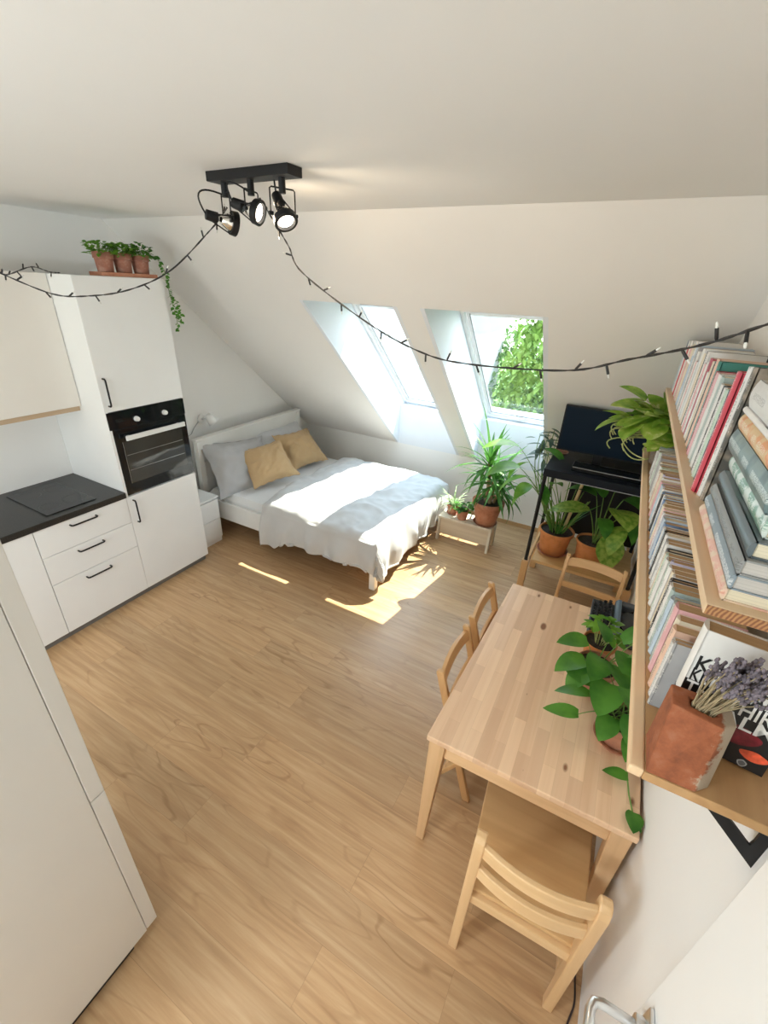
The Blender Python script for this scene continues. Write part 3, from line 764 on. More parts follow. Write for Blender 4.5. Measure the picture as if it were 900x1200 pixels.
def spine_mat(name, base, ink, rough=.45, dens=.52, band=None):
    """cover with a column of small marks down the spine, like lettering too far off to read"""
    m, nt, b = nmat(name); tc = N(nt, 'ShaderNodeTexCoord'); sp = N(nt, 'ShaderNodeSeparateXYZ'); L(nt, tc.outputs['Object'], sp.inputs[0])
    oi = N(nt, 'ShaderNodeObjectInfo')
    ad = N(nt, 'ShaderNodeVectorMath', operation='ADD'); L(nt, tc.outputs['Object'], ad.inputs[0])
    cx = N(nt, 'ShaderNodeCombineXYZ'); mu = N(nt, 'ShaderNodeMath', operation='MULTIPLY'); mu.inputs[1].default_value = 37; L(nt, oi.outputs['Random'], mu.inputs[0]); L(nt, mu.outputs[0], cx.inputs[2]); L(nt, cx.outputs[0], ad.inputs[1])
    mp = N(nt, 'ShaderNodeMapping'); mp.inputs['Scale'].default_value = (60, 420, 330); L(nt, ad.outputs[0], mp.inputs['Vector'])
    n1 = N(nt, 'ShaderNodeTexNoise', Scale=1, Detail=1); L(nt, mp.outputs[0], n1.inputs['Vector'])
    def M_(op, a, bb):
        n = N(nt, 'ShaderNodeMath', operation=op)
        for i, v in enumerate((a, bb)):
            if isinstance(v, (int, float)): n.inputs[i].default_value = v
            else: L(nt, v, n.inputs[i])
        return n.outputs[0]
    ab = M_('ABSOLUTE', sp.outputs['Y'], 0)
    inx = M_('LESS_THAN', sp.outputs['X'], .006)
    iny = M_('LESS_THAN', ab, .0065)
    mp2 = N(nt, 'ShaderNodeMapping'); mp2.inputs['Scale'].default_value = (0, 0, 22); L(nt, ad.outputs[0], mp2.inputs['Vector'])
    n2 = N(nt, 'ShaderNodeTexNoise', Scale=1, Detail=0); L(nt, mp2.outputs[0], n2.inputs['Vector'])
    inz = M_('GREATER_THAN', n2.outputs['Fac'], .48)
    mk = M_('GREATER_THAN', n1.outputs['Fac'], dens)
    f = M_('MULTIPLY', M_('MULTIPLY', inx, iny), M_('MULTIPLY', inz, mk))
    n3 = N(nt, 'ShaderNodeTexNoise', Scale=25, Detail=3); L(nt, ad.outputs[0], n3.inputs['Vector'])
    col = ramp(nt, n3.outputs['Fac'], [(.3, tuple(x*.9 for x in base)), (.7, base)])
    if band:                                             # printed picture or coloured band
        n4 = N(nt, 'ShaderNodeTexNoise', Scale=band[1], Detail=3); L(nt, ad.outputs[0], n4.inputs['Vector'])
        col = mix(nt, ramp(nt, n4.outputs['Fac'], [(.48, (0,0,0)), (.56, (1,1,1))]), col, C4(band[0]))
    f2 = M_('MULTIPLY', f, .5); col = mix(nt, f2, col, C4(ink))
    L(nt, col, b.inputs['Base Color']); b.inputs['Roughness'].default_value = rough
    return m
INK_D, INK_L = (.05, .05, .06), (.8, .79, .74)
BM = {
 'white': spine_mat('white_cover', (.74, .73, .71), INK_D), 'cream': spine_mat('cream_cover', (.72, .64, .50), (.3, .12, .08)),
 'pale blue': spine_mat('pale_blue_cover', (.48, .58, .68), INK_D), 'blue': spine_mat('blue_cover', (.16, .25, .42), INK_L),
 'pink': spine_mat('pink_cover', (.70, .40, .42), INK_L), 'peach': spine_mat('peach_cover', (.74, .50, .38), INK_D),
 'grey': spine_mat('grey_cover', (.36, .36, .37), INK_L), 'black': spine_mat('black_cover', (.03, .03, .035), INK_L),
 'red': spine_mat('red_cover', (.58, .055, .085), INK_L), 'crimson': spine_mat('crimson_cover', (.40, .07, .10), INK_L),
 'mint': spine_mat('mint_cover', (.55, .66, .56), INK_D), 'lavender': spine_mat('lavender_cover', (.50, .46, .60), INK_D),
 'slate': spine_mat('slate_cover', (.075, .10, .13), INK_L), 'dark blue': spine_mat('dark_blue_cover', (.05, .08, .17), INK_L),
 'brown': spine_mat('brown_cover', (.22, .13, .075), INK_L), 'orange': spine_mat('orange_cover', (.72, .26, .06), INK_L),
 'teal': spine_mat('teal_cover', (.05, .22, .18), INK_L), 'sage': spine_mat('sage_cover', (.36, .44, .42), INK_L, dens=.48),
}
M_PAGES = plain('cream_pages', (.72, .62, .46), .85, var=.1, vs=40)
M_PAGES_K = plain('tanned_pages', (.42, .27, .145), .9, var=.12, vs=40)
M_PAGES_W = plain('white_pages', (.76, .73, .66), .85, var=.08, vs=60)
def page_lines(name, col, axis):
    m, nt, b = nmat(name); c = coords(nt, scale=tuple(900 if a == axis else 3 for a in 'xyz'))
    n1 = N(nt, 'ShaderNodeTexNoise', Scale=1, Detail=2); L(nt, c, n1.inputs['Vector'])
    L(nt, ramp(nt, n1.outputs['Fac'], [(.3, tuple(x*.72 for x in col)), (.65, col)]), b.inputs['Base Color']); b.inputs['Roughness'].default_value = .9; return m
M_PL = page_lines('page_block_lines', (.74, .66, .50), 'y')
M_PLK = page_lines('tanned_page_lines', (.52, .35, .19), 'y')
M_PLG = page_lines('grey_page_lines', (.52, .49, .46), 'y')
def book(label, mat, w, h, t, loc, rot=(0,0,0), group=None, hard=False, pages=None, name='book'):
    """upright book: spine at x=0 facing -x, thickness along y (centred), standing on z=0"""
    b = .0025 if hard else .0009; ov = .003 if hard else .0; m = MB(); r = min(.006, t*.3)
    y0, y1 = -t/2, t/2
    sp = [(r, y0)]
    for k in range(1, 6):
        a = k/6; sp.append((r*(1-math.sin(a*PI))*.9, y0+t*a))
    sp.append((r, y1))
    poly = [(w, y0)] + sp + [(w, y1), (w, y1-b), (r+b, y1-b), (r+b, y0+b), (w, y0+b)]
    # shell built strip by strip so that the concave outline stays clean
    n = len(sp)
    m.prism([(w, y0), sp[0], (r, y0+b), (w, y0+b)], 'z', 0, h)
    m.prism([(w, y1-b), (r, y1-b), sp[-1], (w, y1)], 'z', 0, h)
    m.prism(sp + [(r+b, y1), (r+b, y0)], 'z', 0, h)
    o = put(name, m, mat, local=True, smooth=35, label=label, cat='book', group=group)
    o.location = loc; o.rotation_euler = rot
    pg = MB().box((r+b*.5, y0+b, max(ov, .0005)), (w-ov-.001, y1-b, h-max(ov, .0012)))
    put('page_block', pg, pages or M_PL, o, local=True)
    return o
ORD = ['first','second','third','fourth','fifth','sixth','seventh','eighth','ninth','tenth','eleventh','twelfth','thirteenth','fourteenth','fifteenth','sixteenth','seventeenth','eighteenth','nineteenth','twentieth']
def row(seq, y_start, direction, z, label_fn, group, spec, x_fn):
    """stand books side by side along the shelf; seq holds colours"""
    total = {}; seen = {}
    for c in seq: total[c] = total.get(c, 0)+1
    y = y_start
    for i, c in enumerate(seq):
        seen[c] = seen.get(c, 0)+1
        w, h, t, hard = spec(i, c)
        yc = y + direction*t/2
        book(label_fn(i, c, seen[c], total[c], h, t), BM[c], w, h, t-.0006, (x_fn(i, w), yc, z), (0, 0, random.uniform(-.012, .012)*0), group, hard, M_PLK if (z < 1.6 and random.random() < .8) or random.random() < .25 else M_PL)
        y += direction*t
    return y
rnd = random.Random(5)
# upper shelf: from its far end towards the camera; the dark one next to the stack is last
up = ['dark blue','pale blue','white','grey','red','white','cream','white','pink','cream','peach','white','pale blue','white','pale blue','white','grey','pale blue','white','pink','white','pale blue','white','lavender','cream','black','white','grey','pink','white','crimson','white','cream','black','peach','teal','crimson','pink','white','sage','white','black','white','mint','slate','white','pink']
t_up = []
SPAN = 2.775-1.235
tw = [rnd.uniform(.022, .046) for _ in up]; k = SPAN/sum(tw); tw = [a*k for a in tw]
hs = [rnd.uniform(.205, .262) for _ in up]
for i in range(len(up)):
    if up[i] == 'teal': hs[i] = .258
    if up[i] == 'peach' and i > 30: hs[i] = .262
    if i in (36, 37, 38, 39): hs[i] = .235
    if i in (40, 41, 42, 43): hs[i] = .222
    if i >= 44: hs[i] = .225 + .01*(i-44)
    yy = 2.775 - sum(tw[:i]); hs[i] = min(hs[i], sz(yy)-UZ-.03)
row(up, 2.775, -1, UZ, lambda i, c, s, n, h, t: ('%s %s book on the upper shelf, %s' % ('slim' if t < .028 else 'thick' if t > .038 else 'medium', c, 'only one in that colour' if n == 1 else '%s %s one from its far end' % (ORD[s-1], c))),
    'books standing on the upper shelf', lambda i, c: (rnd.uniform(.15, .19), hs[i], tw[i], rnd.random() < .4), lambda i, w: SX+.02+rnd.uniform(0, .006))
book('thick bright red book standing on the upper shelf near the stack', BM['red'], .19, .275, .040, (SX+.012, 1.214, UZ), group='books standing on the upper shelf', hard=True)
book('white hardback beside the thick bright red book on the upper shelf', BM['white'], .19, .29, .020, (SX+.022, 1.183, UZ), group='books standing on the upper shelf', hard=True)
BM['mottled'] = spine_mat('mottled_dark_cover', (.10, .095, .085), INK_L, band=((.30, .25, .20), 14))
book('dark mottled book standing between the white hardback and the lying stack', BM['mottled'], .205, .292, .026, (SX+.026, 1.159, UZ), group='books standing on the upper shelf', hard=True)

# lying stack at the near end of the upper shelf, bottom first
LY = (-PI/2, 0, 0)
def lying(label, mat, w, h, t, x, y_far, z, pages=None, rz=0, name='book'):
    o = book(label, mat, w, h, t, (0,0,0), (0,0,0), 'books lying in the stack on the upper shelf', True, pages, name)
    o.rotation_euler = (PI/2, 0, rz); o.location = (x, y_far, z+t/2)
    return o
BM['peach picture'] = spine_mat('peach_picture_cover', (.72, .56, .42), (.55, .18, .12), band=((.68, .40, .32), 30))
BM['blue grey'] = spine_mat('blue_grey_cover', (.22, .27, .31), (.75, .77, .78), dens=.45)
BM['mid grey'] = spine_mat('mid_grey_cover', (.26, .27, .27), INK_D)
BM['steel'] = spine_mat('dark_steel_cover', (.10, .125, .14), INK_L, rough=.3, dens=.9)
BM['green picture'] = spine_mat('green_picture_cover', (.22, .36, .29), (.75, .82, .78), rough=.25, band=((.55, .62, .58), 24))
BM['grey green'] = spine_mat('grey_green_cover', (.20, .27, .27), (.8, .84, .82), rough=.3, dens=.46, band=((.10, .16, .17), 12))
BM['striped'] = spine_mat('sunset_picture_cover', (.70, .50, .28), (.85, .82, .74), band=((.66, .30, .14), 26))
BM['thin white'] = spine_mat('thin_white_cover', (.80, .79, .77), INK_D, dens=.9)
BM['pale grey'] = spine_mat('pale_grey_cover', (.70, .69, .67), (.22, .22, .22), dens=.50)
BM['tan card'] = spine_mat('tan_card_cover', (.70, .54, .33), (.16, .13, .1), dens=.50)
z = UZ
for lab, mt, w, h, tt, x, yf, pg in (
    ('peach picture book, bottom of the lying stack on the upper shelf', 'peach picture', .20, .345, .024, .205, 1.065, M_PL),
    ('blue grey hardback with pale spine lettering, second lowest in the lying stack', 'blue grey', .20, .34, .027, .206, 1.055, M_PLG),
    ('mid grey hardback in the lying stack, under the dark steel one', 'mid grey', .20, .335, .026, .207, 1.05, M_PLG),
    ('dark steel grey hardback lying under the green picture book', 'steel', .195, .335, .027, .213, 1.06, M_PL),
    ('green picture book lying between dark steel and grey green books', 'green picture', .19, .33, .034, .222, 1.07, M_PL),
    ('large grey green book lying under the sunset coloured one', 'grey green', .19, .35, .044, .213, 1.095, M_PL),
    ('sunset coloured picture book lying between grey green and white books', 'striped', .19, .33, .032, .214, 1.09, M_PL),
    ('thin white book lying under the pale grey one high in the stack', 'thin white', .19, .335, .012, .214, 1.095, M_PAGES_W),
    ('thick pale grey book lying second from the top of the stack', 'pale grey', .19, .335, .052, .215, 1.09, M_PL),
    ('tan card covered book on top of the lying stack', 'tan card', .16, .28, .050, .238, 1.10, M_PL)):
    lying(lab, BM[mt], w, h, tt-.0006, x, yf, z, pg); z += tt

# lower shelf, from the vase end away from the camera
lo = ['grey','black','white','peach','cream','pink','sage','pale blue','sage','white','black','white','cream','white','lavender','mint','white','mint','cream','black','white','grey','white','black','pale blue','white','blue','pale blue','lavender','white','pink','cream','white','blue','pale blue','white','black','blue','white','lavender','pale blue','blue','pink','white','lavender','cream','white','peach','white','cream','mint','white','grey','cream','grey','white','grey','mint','white','grey','cream','white','sage','grey','white','slate']
tl = [rnd.uniform(.018, .034) for _ in lo]
for i in (2, 5, 6): tl[i] = .034
tl[0] = .012; tl[1] = .008; k = (2.53-.868)/sum(tl); tl = [a*k for a in tl]
hl = [.150+.018*noise.noise((i*.22, 3.3, 0))*1.6+rnd.uniform(-.005, .005) if i > 14 else rnd.uniform(.168, .18) for i in range(len(lo))]
hl[2] = .155; hl[3] = .17; hl[4] = .18; hl[5] = .19
row(lo, .868, 1, LZ+.001, lambda i, c, s, n, h, t: ('%s %s book on the lower shelf, %s' % ('slim' if t < .021 else 'thick' if t > .029 else 'medium', c, 'only one in that colour' if n == 1 else '%s %s one from the vase' % (ORD[s-1], c))),
    'books standing on the lower shelf', lambda i, c: (rnd.uniform(.105, .15), hl[i], tl[i], rnd.random() < .15), lambda i, w: SX+.029+rnd.uniform(-.001, .006))

# the big book at the near end, front cover towards the camera
BW_, BH, BT = .172, .25, .046
big = book('big black and white hardback with large serif title, cover facing the camera', plain('white_jacket', (.78, .77, .75), .35, var=.02), BW_, BH, BT, (0,0,0), hard=True, pages=M_PLK)
big.rotation_euler = (-.07, 0, -.13)
big.location = (.240, .834, LZ+.003+.0015)
def cover_part(name, mb, mat): return put(name, mb, mat, big, local=True)
yc_ = -BT/2
cover_part('black_cover_field', MB().box((.0062, yc_-.0006, .0), (BW_, yc_-.0001, .138)), plain('black_jacket', (.012, .012, .013), .35))
cover_part('black_spine_field', MB().prism([(.0062, yc_-.0004), (.0025, yc_+.009), (-.0004, yc_+.02), (-.0004, yc_+.028), (.0025, yc_+.037), (.0062, yc_+BT-.0)], 'z', 0, .10), plain('black_jacket_spine', (.012, .012, .013), .35))
M_INK_B = plain('black_ink', (.012, .012, .013), .4); M_INK_W = plain('white_ink', (.80, .79, .77), .4)
def lettering(txt, x, z, size, mat, sx=1.0):
    cu = bpy.data.curves.new('cover_lettering', 'FONT'); cu.body = txt; cu.size = size; cu.extrude = .0002; cu.offset = .0006
    to = bpy.data.objects.new('cover_lettering_outline', cu); COL.objects.link(to)
    me = bpy.data.meshes.new_from_object(to.evaluated_get(bpy.context.evaluated_depsgraph_get())); me.materials.clear(); me.materials.append(mat)
    bpy.data.objects.remove(to)
    o = bpy.data.objects.new('cover_lettering', me); COL.objects.link(o); o.parent = big
    o.location = (x, yc_-.0011, z); o.rotation_euler = (PI/2, 0, 0); o.scale = (sx, 1, 1)
    return o
lettering('KARL OVE', .010, .163, .046, M_INK_B, .80); lettering('KNAUSGAARD', .010, .137, .042, M_INK_B, .58)
lettering('THE THIRD', .010, .108, .042, M_INK_W, .76); lettering('REALM', .028, .080, .042, M_INK_W, 1.05)
def blob(name, cx, cz, rx, rz, mat, d=.0006, n=28):
    cover_part(name, MB().prism([(cx+rx*math.cos(2*PI*k/n)*(1+.08*math.sin(6*PI*k/n)), cz+rz*math.sin(2*PI*k/n)*(1+.08*math.cos(8*PI*k/n))) for k in range(n)], 'y', yc_-.0006-d, yc_-.0006), mat)
blob('dark_red_picture', .112, .066, .036, .020, plain('dark_red_print', (.16, .012, .02), .3, var=.5, vs=60))
blob('red_picture', .148, .034, .022, .011, plain('red_print', (.68, .10, .045), .3, var=.4, vs=60))
blob('seal', .138, .010, .0075, .0075, plain('grey_seal', (.35, .35, .36), .4))
blob('seal_ring', .138, .010, .0055, .0055, plain('dark_seal', (.10, .10, .105), .4), .0009)

# brick shaped terracotta vase with dried lavender
def vase_mat():
    m, nt, b = nmat('chipped_brick_clay'); c = coords(nt)
    n1 = N(nt, 'ShaderNodeTexNoise', Scale=22, Detail=7, Roughness=.65); L(nt, c, n1.inputs['Vector'])
    n2 = N(nt, 'ShaderNodeTexNoise', Scale=16, Detail=6, Roughness=.7); L(nt, c, n2.inputs['Vector'])
    sp = N(nt, 'ShaderNodeSeparateXYZ'); L(nt, c, sp.inputs[0])
    col = ramp(nt, n1.outputs['Fac'], [(.3, (.17, .050, .020)), (.52, (.30, .090, .034)), (.75, (.38, .155, .085))])
    # chalky chips along the right hand edge
    ma = N(nt, 'ShaderNodeMath', operation='MULTIPLY_ADD'); L(nt, sp.outputs['X'], ma.inputs[0]); ma.inputs[1].default_value = 9; ma.inputs[2].default_value = .0
    ad = N(nt, 'ShaderNodeMath', operation='ADD'); L(nt, ma.outputs[0], ad.inputs[0]); L(nt, n2.outputs['Fac'], ad.inputs[1])
    col = mix(nt, ramp(nt, ad.outputs[0], [(.76, (0,0,0)), (.83, (1,1,1))]), col, (.40, .32, .235, 1))
    L(nt, col, b.inputs['Base Color']); b.inputs['Roughness'].default_value = .8; bump(nt, b, n2.outputs['Fac'], .5, .006); return m
m = MB()
bot = [(.2175, .693), (.296, .694), (.318, .716), (.316, .768), (.262, .782), (.2175, .782)]
top = [(.221, .738), (.297, .722), (.318, .742), (.316, .778), (.263, .792), (.221, .792)]
ctr = V((.272, .757)); inn = [tuple(ctr + (V(p)-ctr)*.42) for p in top]
zt = LZ+.14; k = 6
vs_ = [(x, y, LZ+.0005) for x, y in bot] + [(x, y, zt) for x, y in top] + [(x, y, zt) for x, y in inn] + [(x, y, zt-.07) for x, y in inn]
fs_ = [list(range(k))[::-1]]
for a in range(3):
    for i in range(k): fs_.append((a*k+i, a*k+(i+1) % k, (a+1)*k+(i+1) % k, (a+1)*k+i))
fs_.append([3*k+i for i in range(k)])
m.add(vs_, fs_)
put('brick_vase', m, vase_mat(), bevel=.003, seg=2, label='chipped terracotta brick vase holding dried lavender at the near end of the lower shelf', cat='vase')
M_LAV = plain('dried_lavender_buds', (.16, .135, .16), .9, var=.45, vs=60); M_STALK = plain('dried_stalk', (.34, .27, .16), .9, var=.3, vs=50)
t = thing('lavender_bunch', 'bunch of dried lavender standing in the brick vase', 'dried flowers', (.272, .757, zt-.06))
st = MB(); bd = MB(); rl = random.Random(3)
for i in range(64):
    a = rl.uniform(0, 2*PI); q = rl.uniform(0, 1)**.5
    b0 = V(.272+.014*q*math.cos(a), .757+.008*q*math.sin(a), zt-.06)
    b1 = V(.272+.020*q*math.cos(a), .757+.012*q*math.sin(a), zt+.002)
    tip = V(.302+.044*q*math.cos(a)+rl.uniform(-.012, .02), .752+.03*q*math.sin(a), zt+rl.uniform(.075, .135))
    mid = (b1+tip)/2 + V(-.004, 0, .004)
    st.tube([b0, b1, mid, tip], [.0011, .0011, .001, .0008], 5)
    d = (tip-mid).normalized(); n = rl.randint(9, 14)
    for j in range(n):
        p = tip - d*(.042*j/n) + V(rl.uniform(-1,1), rl.uniform(-1,1), rl.uniform(-1,1))*.0028
        bd.ball(p, rl.uniform(.0022, .0036), 6, 4, (1, 1, 1.5))
put('stalks', st, M_STALK, t); put('flower_heads', bd, M_LAV, t, smooth=True)
# ------------------------------------------------------------------ plants
rp = random.Random(11)
LEAF_BRIGHT = foliage_mat('bright_leaf', (.09, .26, .025), (.20, .42, .05), rough=.35)
LEAF_MID = foliage_mat('mid_green_leaf', (.04, .15, .02), (.10, .29, .04), rough=.38)
LEAF_DARK = foliage_mat('dark_green_leaf', (.02, .075, .025), (.04, .13, .035), rough=.32)
LEAF_GREY = foliage_mat('grey_green_leaf', (.09, .15, .12), (.16, .23, .18), rough=.5)
LEAF_VAR = foliage_mat('yellow_green_variegated_leaf', (.16, .36, .03), (.40, .56, .10), (.68, .72, .34), 16)
LEAF_PALE = foliage_mat('white_green_variegated_leaf', (.18, .34, .12), (.55, .62, .42), (.75, .76, .62), 40)
LEAF_YUCA = foliage_mat('strap_leaf', (.045, .16, .03), (.11, .29, .05), rough=.38)
STEM = foliage_mat('green_stem', (.12, .24, .04), (.20, .32, .08), trans=.1)
STEM_PALE = foliage_mat('pale_stem', (.42, .48, .16), (.58, .60, .26), trans=.1)
BARK = plain('tan_cane', (.36, .25, .13), .8, var=.25, vs=40, bmp=.4)
M_STICK = plain('bamboo_stick', (.58, .42, .20), .6, var=.1)
M_GREEN_ST = STEM

def pot(parent, c, r_top, r_bot, h, mat, rim=.18, name='pot'):
    """flower pot with a thick collar, open at the top and filled with soil"""
    m = MB(); k = rim*h; t = max(.004, r_top*.07); g = lambda z: r_bot+(r_top*.93-r_bot)*z/h
    prof = [(r_bot*.96, 0), (r_bot, .004), (g(h-k), h-k), (r_top*.99, h-k+.002), (r_top, h-.004), (r_top-.003, h), (r_top-t, h-.001), (r_top-t-.002, h-k), (r_top*.78, h-k-.03*h)]
    m.lathe(prof, c, 36, close=False); m.lathe([(0.0, .001), (r_bot*.96, 0)], c, 36, close=False)
    o = put(name, m, mat, parent, smooth=40)
    s = MB(); n = 24; rs = r_top-t-.0015; zs = c[2]+h-k*.72
    def fn(u, v):
        a = 2*PI*v; r = rs*u; return (c[0]+r*math.cos(a), c[1]+r*math.sin(a), zs+.006*noise.noise((r*60*math.cos(a), r*60*math.sin(a), c[0]*9))+.004*(1-u))
    s.grid(fn, 8, n); put('soil', s, M_SOIL, parent, smooth=True)
    return zs
def saucer(c, r, mat, label, h=.018, group=None):
    m = MB().lathe([(r*.82, 0), (r, h), (r-.004, h+.001), (r*.80, .005), (0, .005)], c, 36)
    return put('plant_saucer', m, mat, smooth=35, loc=c, label=label, cat='saucer', group=group)
def bez(p0, p1, p2, n=8): return [p0*(1-t)**2 + p1*2*t*(1-t) + p2*t*t for t in [i/n for i in range(n+1)]]

def stalked_leaf(st, lf, root, tip, L_, W_, d=None, r=.003, sag=.05, droop=.9, shape='oval', fold=.25, roll=0):
    root, tip = V(root), V(tip); mid = (root+tip)/2 + V(0, 0, abs((tip-root).length)*.18+sag*.2)
    pts = bez(root, mid, tip); st.tube(pts, [r*(1-.45*i/8) for i in range(9)], 6)
    dd = V(d) if d else (pts[-1]-pts[-2]).normalized()+V(0, 0, .1)
    lf.leaf(tip, dd, L_, W_, droop, fold, shape, 8, roll)

# --- stool with the yucca and two little pots, under the second skylight
STOOL_Z = .262
t = thing('plant_stool', 'small pale wooden stool with a front board, under the right skylight', 'stool', (-1.06, 3.84, 0))
M_ST = wood('whitewashed_wood', (.70, .60, .47), (.58, .48, .36), 'x', .6, 24); M_STW = wood('whitewashed_wood_upright', (.74, .68, .58), (.62, .55, .45), 'z', .6, 20)
put('seat', MB().box((-1.325, 3.735, STOOL_Z-.022), (-.775, 3.945, STOOL_Z)), M_STW, t, bevel=.003)
for x in (-1.325, -.80):
    m = MB().hexa([(x, 3.71, 0), (x+.025, 3.71, 0), (x+.025, 3.755, 0), (x, 3.755, 0)], [(x, 3.738, STOOL_Z-.022), (x+.025, 3.738, STOOL_Z-.022), (x+.025, 3.80, STOOL_Z-.022), (x, 3.80, STOOL_Z-.022)]); put('leg', m, M_STW, t, bevel=.002)
    m = MB().hexa([(x, 3.90, 0), (x+.025, 3.90, 0), (x+.025, 3.945, 0), (x, 3.945, 0)], [(x, 3.87, STOOL_Z-.022), (x+.025, 3.87, STOOL_Z-.022), (x+.025, 3.942, STOOL_Z-.022), (x, 3.942, STOOL_Z-.022)]); put('leg', m, M_STW, t, bevel=.002)
put('front_board', MB().box((-1.30, 3.742, .07), (-.80, 3.757, STOOL_Z-.022)), M_ST, t, bevel=.002)

yc = (-.875, 3.845, STOOL_Z)
saucer(yc, .118, M_TERRA_DARK, 'terracotta saucer under the yucca on the pale stool')
t = thing('potted_yucca', 'large spiky yucca in a terracotta pot on the pale stool', 'potted plant', (yc[0], yc[1], STOOL_Z+.006))
zs = pot(t, (yc[0], yc[1], STOOL_Z+.0055), .155, .098, .245, M_TERRA)
tr = MB(); fol = MB()
heads = []
for (bx_, by_, tx, ty, tz, r) in ((-.86, 3.84, -.845, 3.83, zs+.25, .020), (-.90, 3.86, -.925, 3.85, zs+.40, .017), (-.83, 3.87, -.78, 3.88, zs+.14, .013)):
    tr.tube(bez(V(bx_, by_, zs-.01), V(bx_, by_, (zs+tz)/2), V(tx, ty, tz)), [r]*9, 10); heads.append((tx, ty, tz))
for hi, (x, y, z) in enumerate(heads):
    for i in range((36, 34, 22)[hi]):
        a = i*2.399+hi; q = i/(36, 34, 22)[hi]
        el = 1.35 - 1.75*q + rp.uniform(-.12, .12)
        d = V(math.cos(a)*math.cos(el), math.sin(a)*math.cos(el), math.sin(el))
        Ln = rp.uniform(.30, .46)*(1 if hi < 2 else .7)
        if y + d.y*Ln > 4.25: Ln *= .7
        fol.leaf(V(x, y, z-.06*q)+d*.012, d, Ln, rp.uniform(.030, .042), rp.uniform(.5, 1.3)*(.5+q), .3, 'blade', 9, rp.uniform(-.3, .3))
# the tallest spear
fol.leaf((-.925, 3.85, zs+.38), (-.10, -.1, 1), .62, .055, .25, .3, 'blade', 9); fol.leaf((-.91, 3.84, zs+.36), (.12, -.15, 1), .50, .05, .3, .3, 'blade', 9)
put('cane', tr, BARK, t, smooth=True); put('foliage', fol, LEAF_YUCA, t, smooth=True)

for (x, y, lab, lm, kind) in ((-1.225, 3.865, 'little terracotta pot with a white-striped plant at the bed end of the stool', LEAF_PALE, 'spider'), (-1.10, 3.80, 'little terracotta pot with small round leaves between striped plant and yucca', LEAF_MID, 'bush')):
    if kind == 'spider': saucer((x, y, STOOL_Z), .062, M_TERRA_DARK, 'small terracotta saucer under the white-striped plant', .012)
    z0 = STOOL_Z + (.0055 if kind == 'spider' else .0005)
    t = thing('potted_plant', lab, 'potted plant', (x, y, z0))
    zs = pot(t, (x, y, z0), .064, .044, .105, M_TERRA, .3)
    f = MB(); st = MB()
    if kind == 'spider':
        for i in range(34):
            a = i*2.4; el = rp.uniform(.45, 1.5); d = V(math.cos(a)*math.cos(el), math.sin(a)*math.cos(el), math.sin(el))
            f.leaf((x+.01*math.cos(a), y+.01*math.sin(a), zs), d, rp.uniform(.12, .27), .020, rp.uniform(.8, 2.0), .2, 'blade', 8)
    else:
        for i in range(70):
            a = rp.uniform(0, 2*PI); q = rp.uniform(0, 1)**.5
            p = V(x+.085*q*math.cos(a), y+.085*q*math.sin(a), zs+.02+rp.uniform(.02, .09)*(1-.4*q))
            if i % 3 == 0: st.tube([(x, y, zs), p], .0015, 5)
            f.leaf(p, (math.cos(a), math.sin(a), rp.uniform(-.1, .8)), rp.uniform(.03, .045), rp.uniform(.026, .036), .6, .1, 'oval', 5)
        put('stems', st, STEM, t)
    put('foliage', f, lm, t, smooth=True)

# --- low pine bench and the black stand at the right, with two big pots between them
BZ = .43
t = thing('low_bench', 'low pine bench carrying two potted plants under the black stand', 'bench', (.03, 3.4, 0))
M_BN = wood('bench_pine', (.74, .47, .22), (.60, .35, .14), 'x', .4, 24, .06, kscale=2)
put('bench_top', MB().box((-.300, 3.14, BZ-.024), (.40, 3.72, BZ)), M_BN, t, bevel=.003)
for x, y in ((-.365, 3.08), (.362, 3.08), (-.365, 3.725), (.362, 3.725)): put('leg', MB().box((x, y, 0), (x+.052, y+.052, BZ+.004)), M_CH_Z, t, bevel=.004)
for a in (((-.345, 3.13, BZ-.075), (-.325, 3.73, BZ-.02)), ((.375, 3.13, BZ-.075), (.395, 3.73, BZ-.02))): put('side_rail', MB().box(*a), M_CH_Y, t)
for a in (((-.315, 3.70, BZ-.08), (.365, 3.72, BZ-.026)),): put('rear_rail', MB().box(*a), M_CH_Y, t)

t = thing('black_stand', 'black metal stand with box top over the potted plants, on the bench legs', 'stand', (.03, 3.4, BZ))
for x, y in ((-.339, 3.106), (.388, 3.106), (-.339, 3.70), (.388, 3.70)): put('leg', MB().tube([(x, y, BZ+.004), (x, y, 1.15)], .0135, 12), M_BLACK, t, smooth=40)
M_NAVY = plain('black_blue_enamel', (.005, .008, .014), .4, var=.1, spec=.2)
put('box_top', MB().box((-.355, 3.088, 1.148), (.405, 3.655, 1.203)), M_NAVY, t, bevel=.004)
put('front_highlight', MB().box((-.20, 3.084, 1.1475), (.40, 3.0878, 1.1515)), plain('front_highlight_grey', (.34, .36, .38), .3), t)  # light grey strip paints the highlight along the lower front edge
put('back_panel', MB().box((-.19, 3.705, .47), (.378, 3.715, 1.148)), M_BLACK, t)

